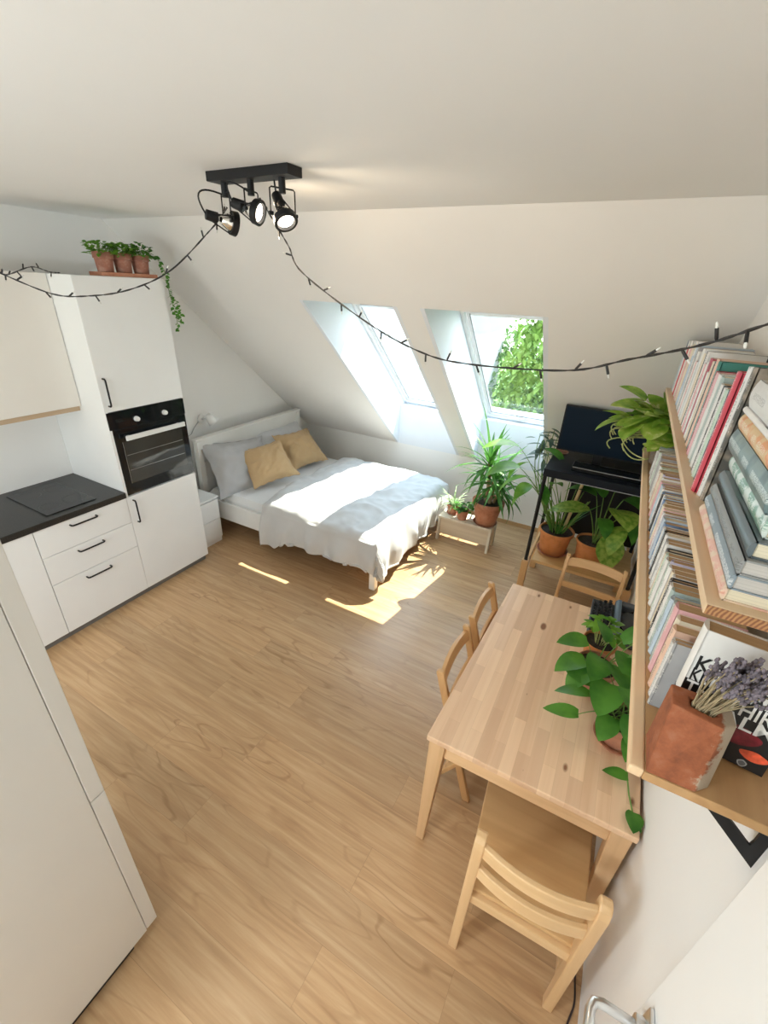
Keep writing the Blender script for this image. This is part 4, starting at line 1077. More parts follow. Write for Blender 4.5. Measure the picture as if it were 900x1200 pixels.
t = thing('monitor', 'dark blue-black flat screen standing on the black stand', 'monitor', (-.03, 3.39, 1.203))
sc_m = MB(); zb, ztop = 1.275, 1.612
sc_m.hexa([(-.335, 3.375, zb), (.25, 3.375, zb), (.25, 3.40, zb), (-.335, 3.40, zb)], [(-.335, 3.352, ztop), (.25, 3.352, ztop), (.25, 3.377, ztop), (-.335, 3.377, ztop)])
o = put('screen_housing', sc_m, M_BLACK, t, bevel=.004)
m = MB(); m.hexa([(-.325, 3.3735, zb+.012), (.24, 3.3735, zb+.012), (.24, 3.3755, zb+.012), (-.325, 3.3755, zb+.012)], [(-.325, 3.3518, ztop-.01), (.24, 3.3518, ztop-.01), (.24, 3.354, ztop-.01), (-.325, 3.354, ztop-.01)])
put('display_panel', m, plain('dark_screen', (.004, .014, .030), .35, spec=.12, var=.12, vs=3), t)
m = MB(); m.box((-.075, 3.385, 1.21), (-.015, 3.41, 1.36)); put('neck', m, M_BLACK, t, bevel=.003)
put('foot', MB().box((-.17, 3.34, 1.203), (.08, 3.48, 1.212)), M_BLACK, t, bevel=.003)
t = thing('soundbar', 'long flat black box lying before the dark screen on the stand', 'soundbar', (.1, 3.23, 1.203))
put('case', MB().box((-.185, 3.16, 1.203), (.38, 3.30, 1.238)), M_BLACK_GLASS, t, bevel=.004)
put('edge_highlight', MB().box((-.18, 3.1578, 1.232), (.375, 3.1598, 1.2355)), plain('edge_highlight_grey', (.38, .40, .41), .3), t)  # thin pale strip paints the highlight on the box's upper front edge
saucer((-.315, 3.53, 1.203), .062, M_TERRA_DARK, 'small brown saucer at the left corner of the black stand', .014)

p3 = (-.185, 3.36, BZ)
saucer(p3, .125, M_TERRA, 'terracotta saucer under the left pot on the low bench', .02)
t = thing('potted_peace_lily', 'tall leafy plant with a bamboo stick in the left terracotta pot on the bench', 'potted plant', (p3[0], p3[1], BZ+.0055))
zs = pot(t, (p3[0], p3[1], BZ+.0055), .135, .098, .20, M_TERRA_ORANGE, .14)
st = MB(); lf = MB(); lg = MB(); lz = MB()
P0 = V(p3[0], p3[1], zs)
for (tx, ty, tz, L_, W_, dx, dy, dz, dr) in ((-.60, 3.36, 1.24, .30, .19, -.7, -.3, .25, .8), (-.56, 3.30, 1.10, .28, .17, -.8, -.3, .1, 1.0), (-.50, 3.34, 1.02, .27, .12, -.8, -.2, -.1, 1.1), (-.45, 3.28, .99, .20, .10, -.2, -.6, .1, 1.2),
        (-.42, 3.45, 1.24, .22, .10, .5, -.3, .1, .9), (-.38, 3.30, 1.00, .18, .085, .4, -.4, -.2, 1.0), (-.30, 3.26, 1.03, .18, .08, .2, -.3, .4, .9), (-.52, 3.46, 1.10, .26, .10, -.6, .2, -.2, 1.2), (-.47, 3.42, .93, .24, .09, -.5, -.3, -.4, .8)):
    b0 = P0 + V(rp.uniform(-.05, .04), rp.uniform(-.04, .04), 0)
    stalked_leaf(st, lz if tx < -.44 else lf, b0, (tx, ty, tz), L_, W_, (dx, dy, dz), .0045, .1, dr, 'oval', .2, rp.uniform(-.3, .3))
for (tx, ty, tz) in ((-.44, 3.62, 1.33), (-.40, 3.60, 1.36), (-.37, 3.63, 1.30), (-.46, 3.56, 1.27), (-.50, 3.60, 1.30), (-.41, 3.52, 1.20)):
    b0 = P0 + V(rp.uniform(-.06, .02), rp.uniform(-.02, .05), 0); tx += .0
    st.tube(bez(b0, V(tx-.03, ty-.12, .9), V(tx, ty, tz)), [.004]*6+[.003]*3, 6)
    for k in range(5):
        a = k*2.4; lg.leaf((tx+rp.uniform(-.03, .03), ty-.02*k*.3, tz-.035*k), (math.cos(a)*.9, -.4, .3*math.sin(a)), rp.uniform(.09, .14), .035, .5, .2, 'oval', 6)
for i in range(26):
    a = i*2.4; b0 = P0+V(.05*math.cos(a), .05*math.sin(a), 0); d = V(.4*math.cos(a), .4*math.sin(a), 1)
    if i % 2: st.tube(bez(b0, b0+d*.12, b0+d*rp.uniform(.2, .38)+V(0, 0, -.01)), [.004]*9, 6)
    else: lf.leaf(b0, d, rp.uniform(.16, .38), .022, rp.uniform(.3, .9), .3, 'blade', 7)
put('stems', st, STEM, t, smooth=True); put('foliage', lf, LEAF_MID, t, smooth=True)
put('upper_foliage', lz, LEAF_BRIGHT, t, smooth=True, label='large bright leaves on long stalks')  # brighter green puts the light shining through these leaves into their colour
put('grey_foliage', lg, LEAF_GREY, t, smooth=True, label='grey green foliage')
put('support_stick', MB().tube([(-.145, 3.38, zs-.03), (-.085, 3.40, 1.14)], .0125, 10), M_STICK, t, smooth=40)

p4 = (.085, 3.34, BZ)
saucer(p4, .112, M_TERRA_ORANGE, 'orange saucer under the right pot on the low bench', .02)
t = thing('potted_dieffenbachia', 'broad-leaved plant in the orange pot on the right of the bench', 'potted plant', (p4[0], p4[1], BZ+.0055))
zs = pot(t, (p4[0], p4[1], BZ+.0055), .12, .092, .195, M_TERRA_ORANGE, .12)
st = MB(); lf = MB(); lb = MB(); P0 = V(p4[0], p4[1], zs)
for (tx, ty, tz, L_, W_, dx, dy, dz, dr, br) in ((.0, 3.28, .90, .30, .17, -.9, -.25, .05, .5, 1), (.02, 3.40, .97, .27, .13, -.6, .1, .5, 1.6, 0), (.17, 3.22, .97, .25, .21, .30, -.6, .2, .9, 1), (.17, 3.16, .80, .27, .19, .25, -.5, -.7, .6, 1), (.13, 3.42, 1.02, .26, .14, .4, .1, .6, 1.5, 0),
        (.20, 3.30, 1.03, .22, .13, .4, -.4, .4, 1.5, 0), (.10, 3.22, .88, .20, .11, .2, -.7, .3, 1.6, 0), (.22, 3.24, .92, .24, .10, .4, -.5, .1, 1.7, 0), (.24, 3.20, .86, .26, .12, -.2, -.75, .0, 1.5, 1), (.07, 3.45, .95, .24, .12, -.2, .3, .5, 1.3, 0)):
    stalked_leaf(st, lb if br else lf, P0+V(rp.uniform(-.02, .02), rp.uniform(-.02, .02), 0), (tx, ty, tz), L_, W_, (dx, dy, dz), .0055, .06, dr, 'oval', .18, rp.uniform(-.25, .25))
put('stems', st, STEM, t, smooth=True); put('foliage', lf, LEAF_MID, t, smooth=True); put('bright_foliage', lb, foliage_mat('speckled_bright_leaf', (.14, .30, .035), (.34, .48, .09), scale=30), t, smooth=True, label='bright speckled leaves')

# --- pothos at the far end of the lower shelf
t = thing('potted_pothos', 'yellow green pothos spilling over the far end of the lower shelf', 'potted plant', (.30, 2.70, LZ))
zs = pot(t, (.30, 2.70, LZ+.001), .10, .085, .15, plain('grey_brown_basket', (.22, .17, .13), .85, var=.3, vs=60, bmp=.6, bs=150), .14)
st = MB(); lf = MB(); P0 = V(.30, 2.70, zs)
for i in range(66):
    a = rp.uniform(PI*.5, PI*1.5); q = rp.uniform(.25, 1)
    tip = P0 + V(.27*q*math.cos(a), .20*q*math.sin(a), rp.uniform(.03, .26)*(1.15-.5*q))
    if tip.x > .12 and tip.z > 1.76: tip.z = 1.76
    if tip.z > sz(tip.y)-.12: tip.z = sz(tip.y)-.12
    d = V(math.cos(a)*.8+rp.uniform(-.4, .3), math.sin(a)*.5-.25, rp.uniform(-.3, .7))
    stalked_leaf(st, lf, P0+V(rp.uniform(-.05, .05), rp.uniform(-.05, .05), 0), tip, rp.uniform(.11, .17), rp.uniform(.10, .14), d, .0028, .02, rp.uniform(.2, .8), 'heart', .12, rp.uniform(-.4, .4))
sp_ = MB()
for i in range(16):                                      # pale hanging vines
    a = PI + rp.uniform(-.9, .9); e = P0 + V(rp.uniform(-.30, -.10), rp.uniform(-.22, .12), rp.uniform(-.07, .02))
    sp_.tube(bez(P0, P0+V((e.x-P0.x)*1.35, (e.y-P0.y)*.8, rp.uniform(-.02, .12)), e, 10), .0032, 6)
for (a0, a1) in (((.06, 2.60, 1.60), (.20, 2.55, 1.56)), ((.04, 2.68, 1.63), (.18, 2.50, 1.57))):
    sp_.tube(bez(V(a0), V((a0[0]+a1[0])/2-.01, a0[1]-.02, a0[2]-.10), V(a1), 10), .0032, 6)
put('stems', st, STEM_PALE, t, smooth=True); put('vines', sp_, STEM_PALE, t, smooth=True); put('foliage', lf, LEAF_VAR, t, smooth=True)

# --- on the table: seedling pot and two pothos pots
t = thing('potted_seedlings', 'small terracotta pot with thin seedlings beside the typewriter on the table', 'potted plant', (.20, 1.885, TZ))
zs = pot(t, (.205, 1.885, TZ+.0005), .075, .052, .12, M_TERRA_ORANGE, .2)
st = MB(); lf = MB(); P0 = V(.205, 1.885, zs)
for i in range(13):
    a = i*2.4; q = rp.uniform(.3, 1); tip = P0+V(.085*q*math.cos(a), .075*q*math.sin(a), rp.uniform(.06, .13))
    stalked_leaf(st, lf, P0+V(.02*math.cos(a), .02*math.sin(a), 0), tip, rp.uniform(.05, .075), rp.uniform(.028, .04), (math.cos(a), math.sin(a), .2), .0022, .01, .8, 'oval', .15)
    lf.leaf(tip, (math.cos(a+1.5), math.sin(a+1.5), .3), .045, .028, .7, .15, 'oval', 5)
put('stems', st, STEM_PALE, t, smooth=True); put('foliage', lf, LEAF_BRIGHT, t, smooth=True)

saucer((.205, 1.70, TZ), .085, M_TERRA, 'terracotta saucer under the middle pot on the table', .016)
t = thing('potted_pothos', 'pothos in the middle terracotta pot on the table, behind the trailing one', 'potted plant', (.205, 1.70, TZ+.0055))
zs = pot(t, (.205, 1.70, TZ+.0055), .085, .058, .13, M_TERRA, .2)
st = MB(); lf = MB(); P0 = V(.205, 1.70, zs)
for (tx, ty, tz, L_, W_, dx, dy, dz) in ((.14, 1.70, .96, .13, .09, -.7, -.3, .1), (.27, 1.76, .98, .17, .09, .6, .2, .9), (.30, 1.66, 1.0, .18, .11, .5, -.2, .6), (.20, 1.60, .98, .14, .11, -.1, -.8, .3), (.26, 1.60, .97, .15, .12, .3, -.7, .3), (.15, 1.62, .93, .15, .11, -.6, -.5, .1), (.22, 1.76, .95, .11, .07, -.3, .5, .6), (.32, 1.74, 1.02, .17, .10, .5, .3, .5), (.17, 1.56, .93, .13, .10, -.5, -.6, -.1)):
    stalked_leaf(st, lf, P0+V(rp.uniform(-.03, .03), rp.uniform(-.03, .03), 0), (tx, ty, tz), L_, W_, (dx, dy, dz), .003, .02, rp.uniform(.5, 1.0), 'heart', .2, rp.uniform(-.3, .3))
put('stems', st, STEM, t, smooth=True); put('foliage', lf, LEAF_MID, t, smooth=True)

saucer((.325, 1.465, TZ), .088, M_TERRA, 'dark rimmed terracotta saucer under the trailing pothos on the table', .02)
t = thing('potted_pothos', 'pothos with large leaves and a vine trailing over the near edge of the table', 'potted plant', (.325, 1.465, TZ+.0055))
zs = pot(t, (.325, 1.465, TZ+.0055), .085, .06, .12, M_TERRA, .2)
st = MB(); lf = MB(); P0 = V(.315, 1.465, zs)
for (tx, ty, tz, L_, W_, dx, dy, dz, dr) in ((.245, 1.50, .96, .15, .125, -.15, -.85, .0, .6), (.29, 1.47, .99, .13, .10, .3, -.6, .2, .8), (.185, 1.455, .91, .13, .075, -.9, -.1, .0, .5), (.165, 1.385, .86, .13, .065, -.95, -.15, -.05, .3), (.33, 1.42, .92, .11, .08, .1, -.9, -.2, .7), (.35, 1.50, .99, .13, .09, .3, .4, .5, .8), (.30, 1.56, .98, .14, .09, -.2, .7, .4, .9), (.24, 1.56, .95, .12, .09, -.6, .4, .2, .8), (.37, 1.44, .95, .10, .08, .3, -.5, .3, .9), (.20, 1.52, .92, .12, .085, -.7, .1, .1, .6), (.27, 1.40, .90, .11, .085, -.2, -.9, .0, .8)):
    stalked_leaf(st, lf, P0+V(rp.uniform(-.03, .03), rp.uniform(-.03, .03), 0), (tx, ty, tz), L_, W_, (dx, dy, dz), .003, .02, dr, 'heart', .2, rp.uniform(-.25, .25))
vine = [P0+V(.01, -.04, 0), V(.350, 1.39, .86), V(.356, 1.34, .79), V(.366, 1.29, .76), V(.378, 1.24, .742), V(.392, 1.19, .735), V(.402, 1.165, .735), V(.410, 1.145, .735)]
st.tube(vine, .0028, 6)
for (p, d, L_, W_) in (((.350, 1.38, .86), (-.1, -.9, .0), .10, .06), ((.366, 1.285, .77), (-.9, -.1, .12), .085, .05), ((.396, 1.185, .74), (.0, -.9, .25), .075, .058)):
    lf.leaf(p, d, L_, W_, .5, .15, 'heart', 7)
lf.leaf((.408, 1.150, .737), (.25, -.7, .3), .03, .014, .4, .2, 'oval', 5)
put('stems', st, STEM, t, smooth=True); put('foliage', lf, LEAF_MID, t, smooth=True)

# --- three herb pots in a tray on the tall cabinet
TT = 2.274
m = MB(); m.box((-3.07, 1.80, TT), (-2.945, 2.165, TT+.006))
for a in (((-3.075, 1.795, TT), (-3.068, 2.17, TT+.022)), ((-2.947, 1.795, TT), (-2.94, 2.17, TT+.022)), ((-3.07, 1.795, TT), (-2.945, 1.802, TT+.022)), ((-3.07, 2.163, TT), (-2.945, 2.17, TT+.022))): m.box(*a)
put('plant_tray', m, M_TERRA, bevel=.002, loc=(-3.008, 1.98, TT), label='long terracotta tray under the three pots on the tall cabinet', cat='tray')
for i, (y, lab) in enumerate(((1.862, 'leftmost herb pot in the tray on the tall cabinet'), (1.982, 'middle herb pot in the tray on the tall cabinet'), (2.103, 'rightmost pot in the tray on the tall cabinet, with ivy trailing down'))):
    x = -3.005; t = thing('herb_pot', lab, 'potted plant', (x, y, TT+.0065), group='herb pots on the tall cabinet')
    zs = pot(t, (x, y, TT+.0065), .058, .044, .125, M_TERRA_DARK, .3)
    st = MB(); lf = MB()
    for k in range(120):
        a = rp.uniform(0, 2*PI); q = rp.uniform(0, 1)**.5; p = V(x+.095*q*math.cos(a), y+.08*q*math.sin(a), zs+.01+rp.uniform(.0, .085)*(1-.3*q))
        if k % 3 == 0: st.tube([(x+.02*math.cos(a), y+.02*math.sin(a), zs), p], .0014, 5)
        lf.leaf(p, (math.cos(a), math.sin(a), rp.uniform(-.3, .8)), rp.uniform(.022, .04), rp.uniform(.018, .03), .5, .15, 'heart', 5, rp.uniform(-.6, .6))
    if i == 2:
        path = [V(x+.03, y+.05, zs+.03), V(-2.93, 2.175, 2.40), V(-2.905, 2.20, 2.33), V(-2.90, 2.205, 2.26), V(-2.905, 2.213, 2.18), V(-2.90, 2.222, 2.10), V(-2.90, 2.235, 2.03), V(-2.905, 2.24, 1.94)]
        st.tube(path, .0018, 5)
        p2 = [path[4], V(-2.89, 2.245, 2.14), V(-2.885, 2.262, 2.07), V(-2.89, 2.255, 1.99)]; st.tube(p2, .0015, 5)
        for pts, n in ((path, 40), (p2, 14)):
            for k in range(n):
                u = .06+.94*k/n*(len(pts)-1)/ (len(pts)-1); f_ = u*(len(pts)-1); j = min(int(f_), len(pts)-2); p = pts[j].lerp(pts[j+1], f_-j)
                a = rp.uniform(0, 2*PI); lf.leaf(p, (math.cos(a), math.sin(a), -.3), rp.uniform(.022, .036), rp.uniform(.02, .03), .4, .15, 'heart', 5, rp.uniform(-1, 1))
    put('stems', st, STEM, t); put('foliage', lf, LEAF_MID if i == 2 else LEAF_BRIGHT, t, smooth=True)
# ------------------------------------------------------------------ ceiling spot bar
t = thing('ceiling_spotlight', 'black three-spot bar lamp hanging from the ceiling, its bulbs lit', 'lamp', (-1.335, 1.427, HC))
Rz = Matrix.Rotation(-.03, 4, 'Z'); Mb = Matrix.Translation((-1.335, 1.427, HC)) @ Rz
put('mounting_bar', MB().box((-.195, -.037, -.030), (.195, .037, 0), Mb), M_BLACK, t, bevel=.002)
M_BULB = emit('lit_reflector', (1, .90, .76), 3.5); M_REFL = plain('reflector_chrome', (.8, .78, .74), .15, metal=1)
SPOTS = []
for i, (lx, hz, ax) in enumerate(((-.145, -.150, (.42, .86, -.18)), (-.012, -.118, (.93, .22, -.28)), (.135, -.135, (.55, -.25, -.75)))):
    P = lambda x, y, z: Mb @ V(x, y, z)
    sp = put('spot', MB().tube([P(lx, 0, -.030), P(lx, 0, -.075)], .012, 12), M_BLACK, t, smooth=40)
    c = P(lx, 0, hz); ax = V(ax).normalized(); sd = ax.cross(V(0,0,1)).normalized(); R = .040
    # wire yoke
    top = P(lx, 0, -.068); y = MB()
    y.tube([c+sd*(R+.006), top+sd*(R+.006)+V(0,0,.004), top+sd*R+V(0,0,.008), top+V(0,0,.008), top-sd*R+V(0,0,.008), top-sd*(R+.006)+V(0,0,.004), c-sd*(R+.006)], .0026, 8)
    put('yoke', y, M_BLACK, sp, smooth=True)
    h = MB(); e = c + ax*.022
    ML = Matrix.Translation(e) @ frame(sd, sd.cross(ax)*-1)
    if (ML.to_3x3() @ V(0,0,1)).dot(ax) < 0: ML = Matrix.Translation(e) @ frame(sd, sd.cross(ax))
    h.lathe([(R-.006, -.012), (R, -.011), (R+.002, .010), (R, .012), (R-.008, .012), (R-.009, -.010), (R-.006, -.012)], (0,0,0), 32, M=ML, close=False)
    for s in (1, -1): h.tube([c+sd*s*(R-.002), c+sd*s*(R+.014)], .006, 10)
    put('lamp_ring', h, M_BLACK, sp, smooth=40)
    b = c - ax*.055; k = MB(); k.tube([b-ax*.026, b-ax*.024, b+ax*.016, b+ax*.018], [.012, .017, .019, .014], 16)
    put('lamp_socket', k, M_BLACK, sp, smooth=40)
    r = MB()
    up_ = sd.cross(ax)
    for q in range(3):
        a = q*2*PI/3+.5; o_ = sd*math.cos(a)+up_*math.sin(a); r.tube([b+o_*.016, c+ax*.012+o_*(R-.003)], .0025, 6)
    put('cage', r, M_BLACK, sp)
    g = MB(); g.tube([c-ax*.03, c-ax*.02, c-ax*.0, e-ax*.002], [.008, .018, .028, R-.010], 24, caps=True); put('reflector', g, M_REFL, sp, smooth=50)
    g = MB(); g.tube([e-ax*.0015, e+ax*.002], [R-.011, R-.011], 24); put('bulb', g, M_BULB, sp)
    w = MB(); w.tube(bez(P(lx, .004, -.07), b+V(0, 0, .09)-ax*.09, b-ax*.024, 12), .003, 7); put('cable', w, M_BLACK, sp, smooth=True)
    SPOTS.append((e+ax*.012, ax))

# ------------------------------------------------------------------ string lights
M_CABLE = plain('black_cable', (.016, .014, .014), .5); M_LED = plain('clear_led', (.75, .74, .70), .2)
t = thing('string_lights', 'black string of small lights draped from kitchen over the ceiling lamp to the bookshelf', 'string lights', (-1.4, 1.5, 2.45))
def smooth_path(pts, n=8):
    pts = [V(p) for p in pts]; out = []
    for i in range(len(pts)-1):
        p0 = pts[max(i-1, 0)]; p1 = pts[i]; p2 = pts[i+1]; p3 = pts[min(i+2, len(pts)-1)]
        for k in range(n):
            u = k/n; out.append(.5*((2*p1)+(p2-p0)*u+(2*p0-5*p1+4*p2-p3)*u*u+(3*p1-p0-3*p2+p3)*u**3))
    return out+[pts[-1]]
def strand(pts, r=.0030):
    path = smooth_path(pts); m = MB()
    for ph in (0, PI):                                   # two twisted wires
        q = []
        for i, p in enumerate(path):
            d = (path[min(i+1, len(path)-1)]-path[max(i-1, 0)]).normalized(); a = d.orthogonal().normalized(); b = d.cross(a)
            q.append(p+(a*math.cos(i*1.1+ph)+b*math.sin(i*1.1+ph))*r*.55)
        m.tube(q, r*.62, 7)
    put('cable', m, M_CABLE, t, smooth=True)
    acc = 0; side = 1; nxt = .05
    for i in range(1, len(path)):
        acc += (path[i]-path[i-1]).length
        if acc > nxt:
            nxt += .105; side = -side; d = (path[i]-path[i-1]).normalized()
            o = (V(0, 0, -1 if side > 0 else .55)+V(rnd.uniform(-.5, .5), rnd.uniform(-.4, .4), 0)+d*.5).normalized()
            b = put('light_holder', MB().tube([path[i], path[i]+o*.006, path[i]+o*.024, path[i]+o*.026], [.0022, .0034, .0036, .003], 8), M_CABLE, t, smooth=50)
            put('led', MB().tube([path[i]+o*.026, path[i]+o*.034, path[i]+o*.037], [.0026, .0024, .001], 8), M_LED, b, smooth=50)
strand([(-2.387, 1.027, 2.267), (-2.241, 1.128, 2.199), (-2.111, 1.194, 2.196), (-1.958, 1.291, 2.227), (-1.821, 1.411, 2.31), (-1.668, 1.521, 2.471), (-1.575, 1.50, 2.515), (-1.475, 1.43, 2.525)])
strand([(-1.32, 1.44, 2.55), (-1.36, 1.56, 2.49), (-1.330, 1.60, 2.415), (-1.254, 1.588, 2.323), (-.921, 1.544, 2.165), (-.674, 1.502, 2.088), (-.486, 1.476, 2.070), (-.166, 1.399, 2.095), (-.011, 1.319, 2.150), (.113, 1.157, 2.207), (.175, .966, 2.259), (.25, .77, 2.32), (.40, .55, 2.40)])
strand([(-2.387, 1.027, 2.27), (-2.62, 1.16, 2.262), (-2.86, 1.38, 2.30), (-2.98, 1.52, 2.281), (-3.03, 1.60, 2.279)])

# ------------------------------------------------------------------ typewriter on the table
t = thing('typewriter', 'small black typewriter pushed against the wall on the table', 'typewriter', (.27, 2.22, TZ))
M_TW = plain('slate_blue_enamel', (.10, .135, .17), .4); M_KEY = plain('black_keys', (.02, .02, .022), .4); M_TWD = plain('dark_grey_body', (.055, .06, .065), .5)
put('base', MB().box((.15, 2.045, TZ), (.415, 2.375, TZ+.018)), M_TWD, t, bevel=.005)
for r in range(4):
    z = TZ+.024+.009*r
    for k in range(11):
        x = .165+.024*r; y = 2.064+.0265*k+.004*r
        if y > 2.362: continue
        put('key', MB().tube([(x, y, TZ+.016), (x, y, z+.004), (x, y, z+.008)], [.004, .0085, .0085], 10), M_KEY, t, smooth=40)
put('space_bar', MB().box((.152, 2.12, TZ+.018), (.158, 2.30, TZ+.03)), M_KEY, t, bevel=.002)
m = MB(); m.prism([(.262, TZ+.018), (.262, TZ+.052), (.276, TZ+.066), (.292, TZ+.066), (.292, TZ+.018)], 'y', 2.05, 2.37); put('front_cover', m, M_TW, t, bevel=.004)
for y0, y1 in ((2.05, 2.09), (2.325, 2.37)): put('side_cover', MB().box((.292, y0, TZ+.018), (.41, y1, TZ+.064)), M_TWD, t, bevel=.006)
put('type_basket', MB().prism([(.293, 2.16), (.293, 2.255), (.315, 2.29), (.355, 2.322), (.355, 2.093), (.315, 2.125)], 'z', TZ+.018, TZ+.045), M_BLACK_GLASS, t)
put('rear_cover', MB().box((.356, 2.092, TZ+.018), (.41, 2.323, TZ+.058)), M_TWD, t, bevel=.006)
put('platen', MB().tube([(.382, 2.035, TZ+.072), (.382, 2.045, TZ+.072), (.382, 2.375, TZ+.072), (.382, 2.385, TZ+.072)], [.012, .017, .017, .012], 20), M_KEY, t, smooth=40)

# ------------------------------------------------------------------ cables by the right wall
M_CORD = plain('dark_cord', (.03, .02, .02), .5)
put('power_cord', MB().tube(smooth_path([(.424, 1.20, .52), (.424, 1.19, .35), (.41, 1.16, .10), (.40, 1.08, .012), (.405, .98, .004), (.412, .90, .004), (.395, .82, .004), (.402, .76, .004), (.41, .60, .004)]), .0032, 8), M_CORD, smooth=True, label='thin dark power cord running down the wall and along the floor behind the near chair', cat='cable')
put('power_cord', MB().tube(smooth_path([(.424, 3.02, .72), (.424, 2.90, .55), (.424, 2.80, .68), (.424, 2.72, .60), (.424, 2.62, .70), (.424, 2.50, .62), (.424, 2.42, .70)]), .0035, 8), M_CORD, smooth=True, label='black cable looped along the wall behind the far chair', cat='cable')

# ------------------------------------------------------------------ unseen globe lamp added behind the camera as general fill light
t = thing('fill_globe_lamp', 'added white globe fill lamp hanging unseen behind the camera', 'lamp', (-1.35, -1.0, HC))
put('ceiling_rose', MB().lathe([(.05, -.03), (.05, 0)], (-1.35, -1.0, HC), 24), M_WHITE, t, smooth=40)
put('cord', MB().tube([(-1.35, -1.0, HC-.03), (-1.35, -1.0, 2.21)], .004, 8), M_BLACK, t)
GLOBE = V(-1.35, -1.0, 2.07)
put('globe', MB().ball(GLOBE, .12, 32, 20), emit('fill_globe_glow', (1, .95, .88), 6), t, smooth=True)
# ------------------------------------------------------------------ outside the skylights
GZ = -5.5
put('lawn', MB().box((-40, 6, GZ-.2), (40, 70, GZ)), plain('lawn_green', (.10, .20, .05), .95, var=.3, vs=1.5), kind='structure')
LEAF_OUT = [foliage_mat('tree_leaf_%s' % n, a, b, rough=.6, trans=.45, scale=1.2) for n, a, b in (('olive', (.07, .14, .04), (.14, .22, .07)), ('fresh', (.11, .20, .04), (.22, .32, .08)), ('deep', (.06, .14, .04), (.11, .21, .06)))]
M_TRUNK = plain('tree_bark', (.10, .07, .05), .9, var=.3, vs=8)
ro = random.Random(4)
def tree(x, y, h, r, mat, label, tall=1.0):
    t = thing('tree', label, 'tree', (x, y, GZ), group='trees outside the skylights')
    put('trunk', MB().tube([(x, y, GZ), (x+.1, y, GZ+h*.5), (x, y+.1, GZ+h*.85)], [.13, .08, .03], 10), M_TRUNK, t, smooth=True)
    f = MB()
    for i in range(5200):
        a = ro.uniform(0, 2*PI); v = ro.uniform(-1, 1); q = ro.uniform(.45, 1)**.5
        s = math.sqrt(1-v*v); lump = 1+.25*noise.noise((math.cos(a)*s*1.8+x, math.sin(a)*s*1.8, v*1.8))
        p = V(x+r*q*lump*s*math.cos(a), y+r*q*lump*s*math.sin(a), GZ+h-r*tall+r*tall*q*lump*v)
        f.leaf(p, (ro.uniform(-1, 1), ro.uniform(-1, 1), ro.uniform(-.8, .6)), ro.uniform(.14, .27), ro.uniform(.08, .15), .5, .1, 'oval', 3)
    put('foliage', f, mat, t)
tree(-1.75, 12.0, 8.5, 1.25, LEAF_OUT[1], 'bright feathery tree in the middle of the right skylight view', 2.6)
tree(-.5, 14.0, 8.9, 1.9, LEAF_OUT[0], 'olive green tree at the right of the skylight view, behind the bright feathery one', 1.7)
tree(-4.2, 19.0, 6.8, 2.2, LEAF_OUT[2], 'deep green tree beside the pale house', 1.2)
tree(-1.75, 9.2, 5.0, 1.5, LEAF_OUT[0], 'low olive bush below the trees in the right skylight view', 1.1)
t = thing('house', 'pale neighbouring house with rows of windows seen through the left skylight', 'house', (-9.5, 15.5, GZ))
M_HW = plain('pale_render', (.30, .31, .33), .8, var=.03); M_HG = plain('house_window_glass', (.25, .30, .36), .1)
put('wall', MB().box((-14, 13, GZ), (-4.6, 18, 2.2)), M_HW, t)
m = MB().prism([(12.6, 2.2), (18.4, 2.2), (15.5, 4.6)], 'x', -14.3, -4.3); put('roof', m, plain('grey_roof_tiles', (.34, .33, .34), .8, var=.15), t)
for zz in (-3.2, -1.2, .8):
    for k in range(5):
        x = -13.2+k*1.75
        wf = put('window', MB().box((x, 12.93, zz-.65), (x+1.0, 12.99, zz+.65)), M_FRAME, t)
        put('pane', MB().box((x+.08, 12.915, zz-.57), (x+.92, 12.935, zz+.57)), M_HG, wf)
SUN_E, SKY_E, EXPO, SPOT_E, FILL_GLOBE_E = 7.0, 3.2, 1.32, 4, 29
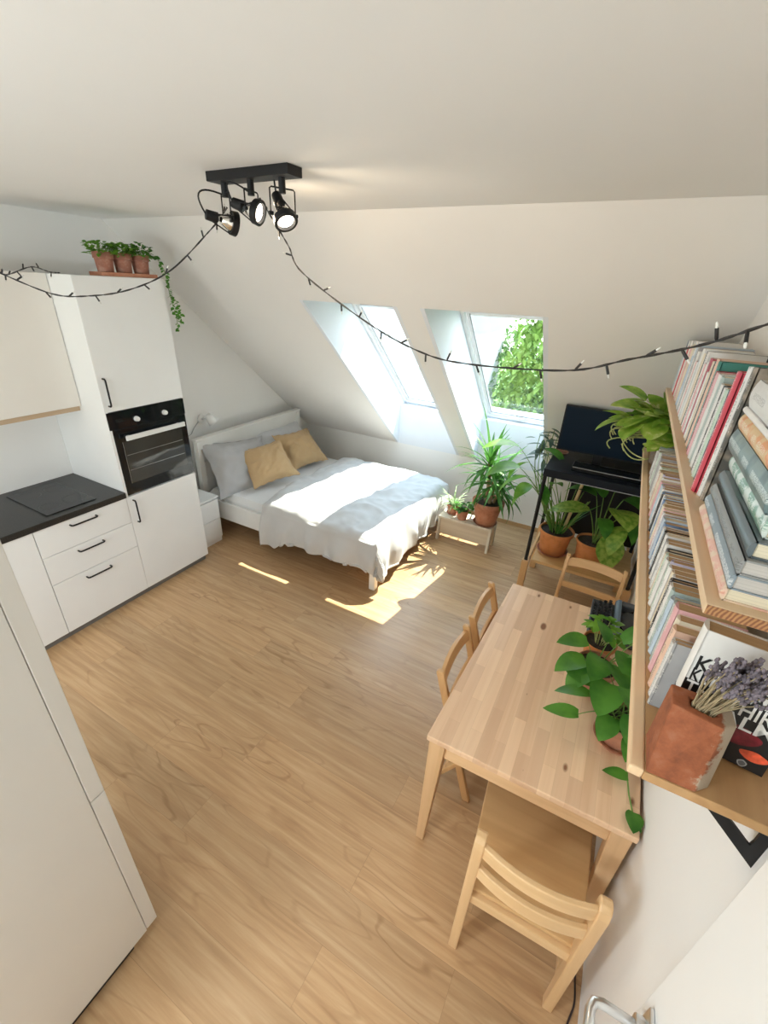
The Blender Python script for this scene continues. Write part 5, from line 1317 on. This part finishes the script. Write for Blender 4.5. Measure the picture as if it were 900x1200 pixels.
# ------------------------------------------------------------------ light
def light(name, kind, loc, energy, color=(1,1,1), **kw):
    l = bpy.data.lights.new(name, kind); l.energy = energy; l.color = color
    for k, v in kw.items(): setattr(l, k, v)
    o = bpy.data.objects.new(name, l); COL.objects.link(o); o.location = loc
    return o
for i, (p, ax) in enumerate(SPOTS):
    o = light("lamp_spot", "SPOT", p + ax*.006, SPOT_E, (1, .80, .56), spot_size=2.0, spot_blend=.8, shadow_soft_size=.028)
    o.rotation_euler = ax.to_track_quat("-Z", "Y").to_euler()
sun = light('sun', 'SUN', (-1, 8, 10), SUN_E, (1, .93, .82), angle=.006)
sun.rotation_euler = V(-.27, -.55, -1).to_track_quat('-Z', 'Y').to_euler()
def aim(o, d): o.rotation_euler = V(d).to_track_quat('-Z', 'Y').to_euler(); return o
# daylight entering by the skylights and by the added window behind: portals guide the sky's light through the openings
for n, (a, b) in (('portal_one', R1), ('portal_two', R2)):
    mid = V((a+b)/2, (YT+YBm)/2, (wz(YT)+ZB)/2) + nr*.12
    o = aim(light(n, 'AREA', mid, 1, shape='RECTANGLE', size=b-a, size_y=1.6), -nr); o.data.cycles.is_portal = True
    # the local y of the lamp must run down the slope
    o.matrix_world = Matrix.Translation(mid) @ Matrix((( 1,0,0), (0, sl.y, nr.y), (0, sl.z, nr.z))).to_4x4()
o = light('portal_back', 'AREA', (-1.55, YB-.14, 1.55), 1, shape='RECTANGLE', size=2.1, size_y=1.2)
o.rotation_euler = V(0, 1, 0).to_track_quat('-Z', 'Z').to_euler(); o.data.cycles.is_portal = True

light('globe_fill_light', 'POINT', GLOBE - V(0, 0, .17), FILL_GLOBE_E, (.86, .93, 1), shadow_soft_size=.13)  # added fill light for the room, just below the unseen globe
w = bpy.data.worlds.new('world'); SC.world = w; w.use_nodes = True
nt = w.node_tree; bg = nt.nodes['Background']
tc = N(nt, 'ShaderNodeTexCoord'); sp = N(nt, 'ShaderNodeSeparateXYZ'); L(nt, tc.outputs['Generated'], sp.inputs[0])
L(nt, ramp(nt, sp.outputs['Z'], [(0, (.80, .86, .80)), (.12, (.95, .98, 1)), (.6, (.72, .85, 1)), (1, (.6, .78, 1))]), bg.inputs['Color'])
bg.inputs['Strength'].default_value = SKY_E

vs = SC.view_settings
SC.display_settings.display_device = 'sRGB'
vs.view_transform = 'Standard'; vs.look = 'None'; vs.gamma = 1; vs.use_curve_mapping = False; vs.exposure = EXPO
c = SC.cycles
c.use_denoising = True; c.max_bounces = 10; c.diffuse_bounces = 6; c.glossy_bounces = 4; c.transparent_max_bounces = 12; c.transmission_bounces = 6
c.sample_clamp_indirect = 6; c.caustics_reflective = False; c.caustics_refractive = False
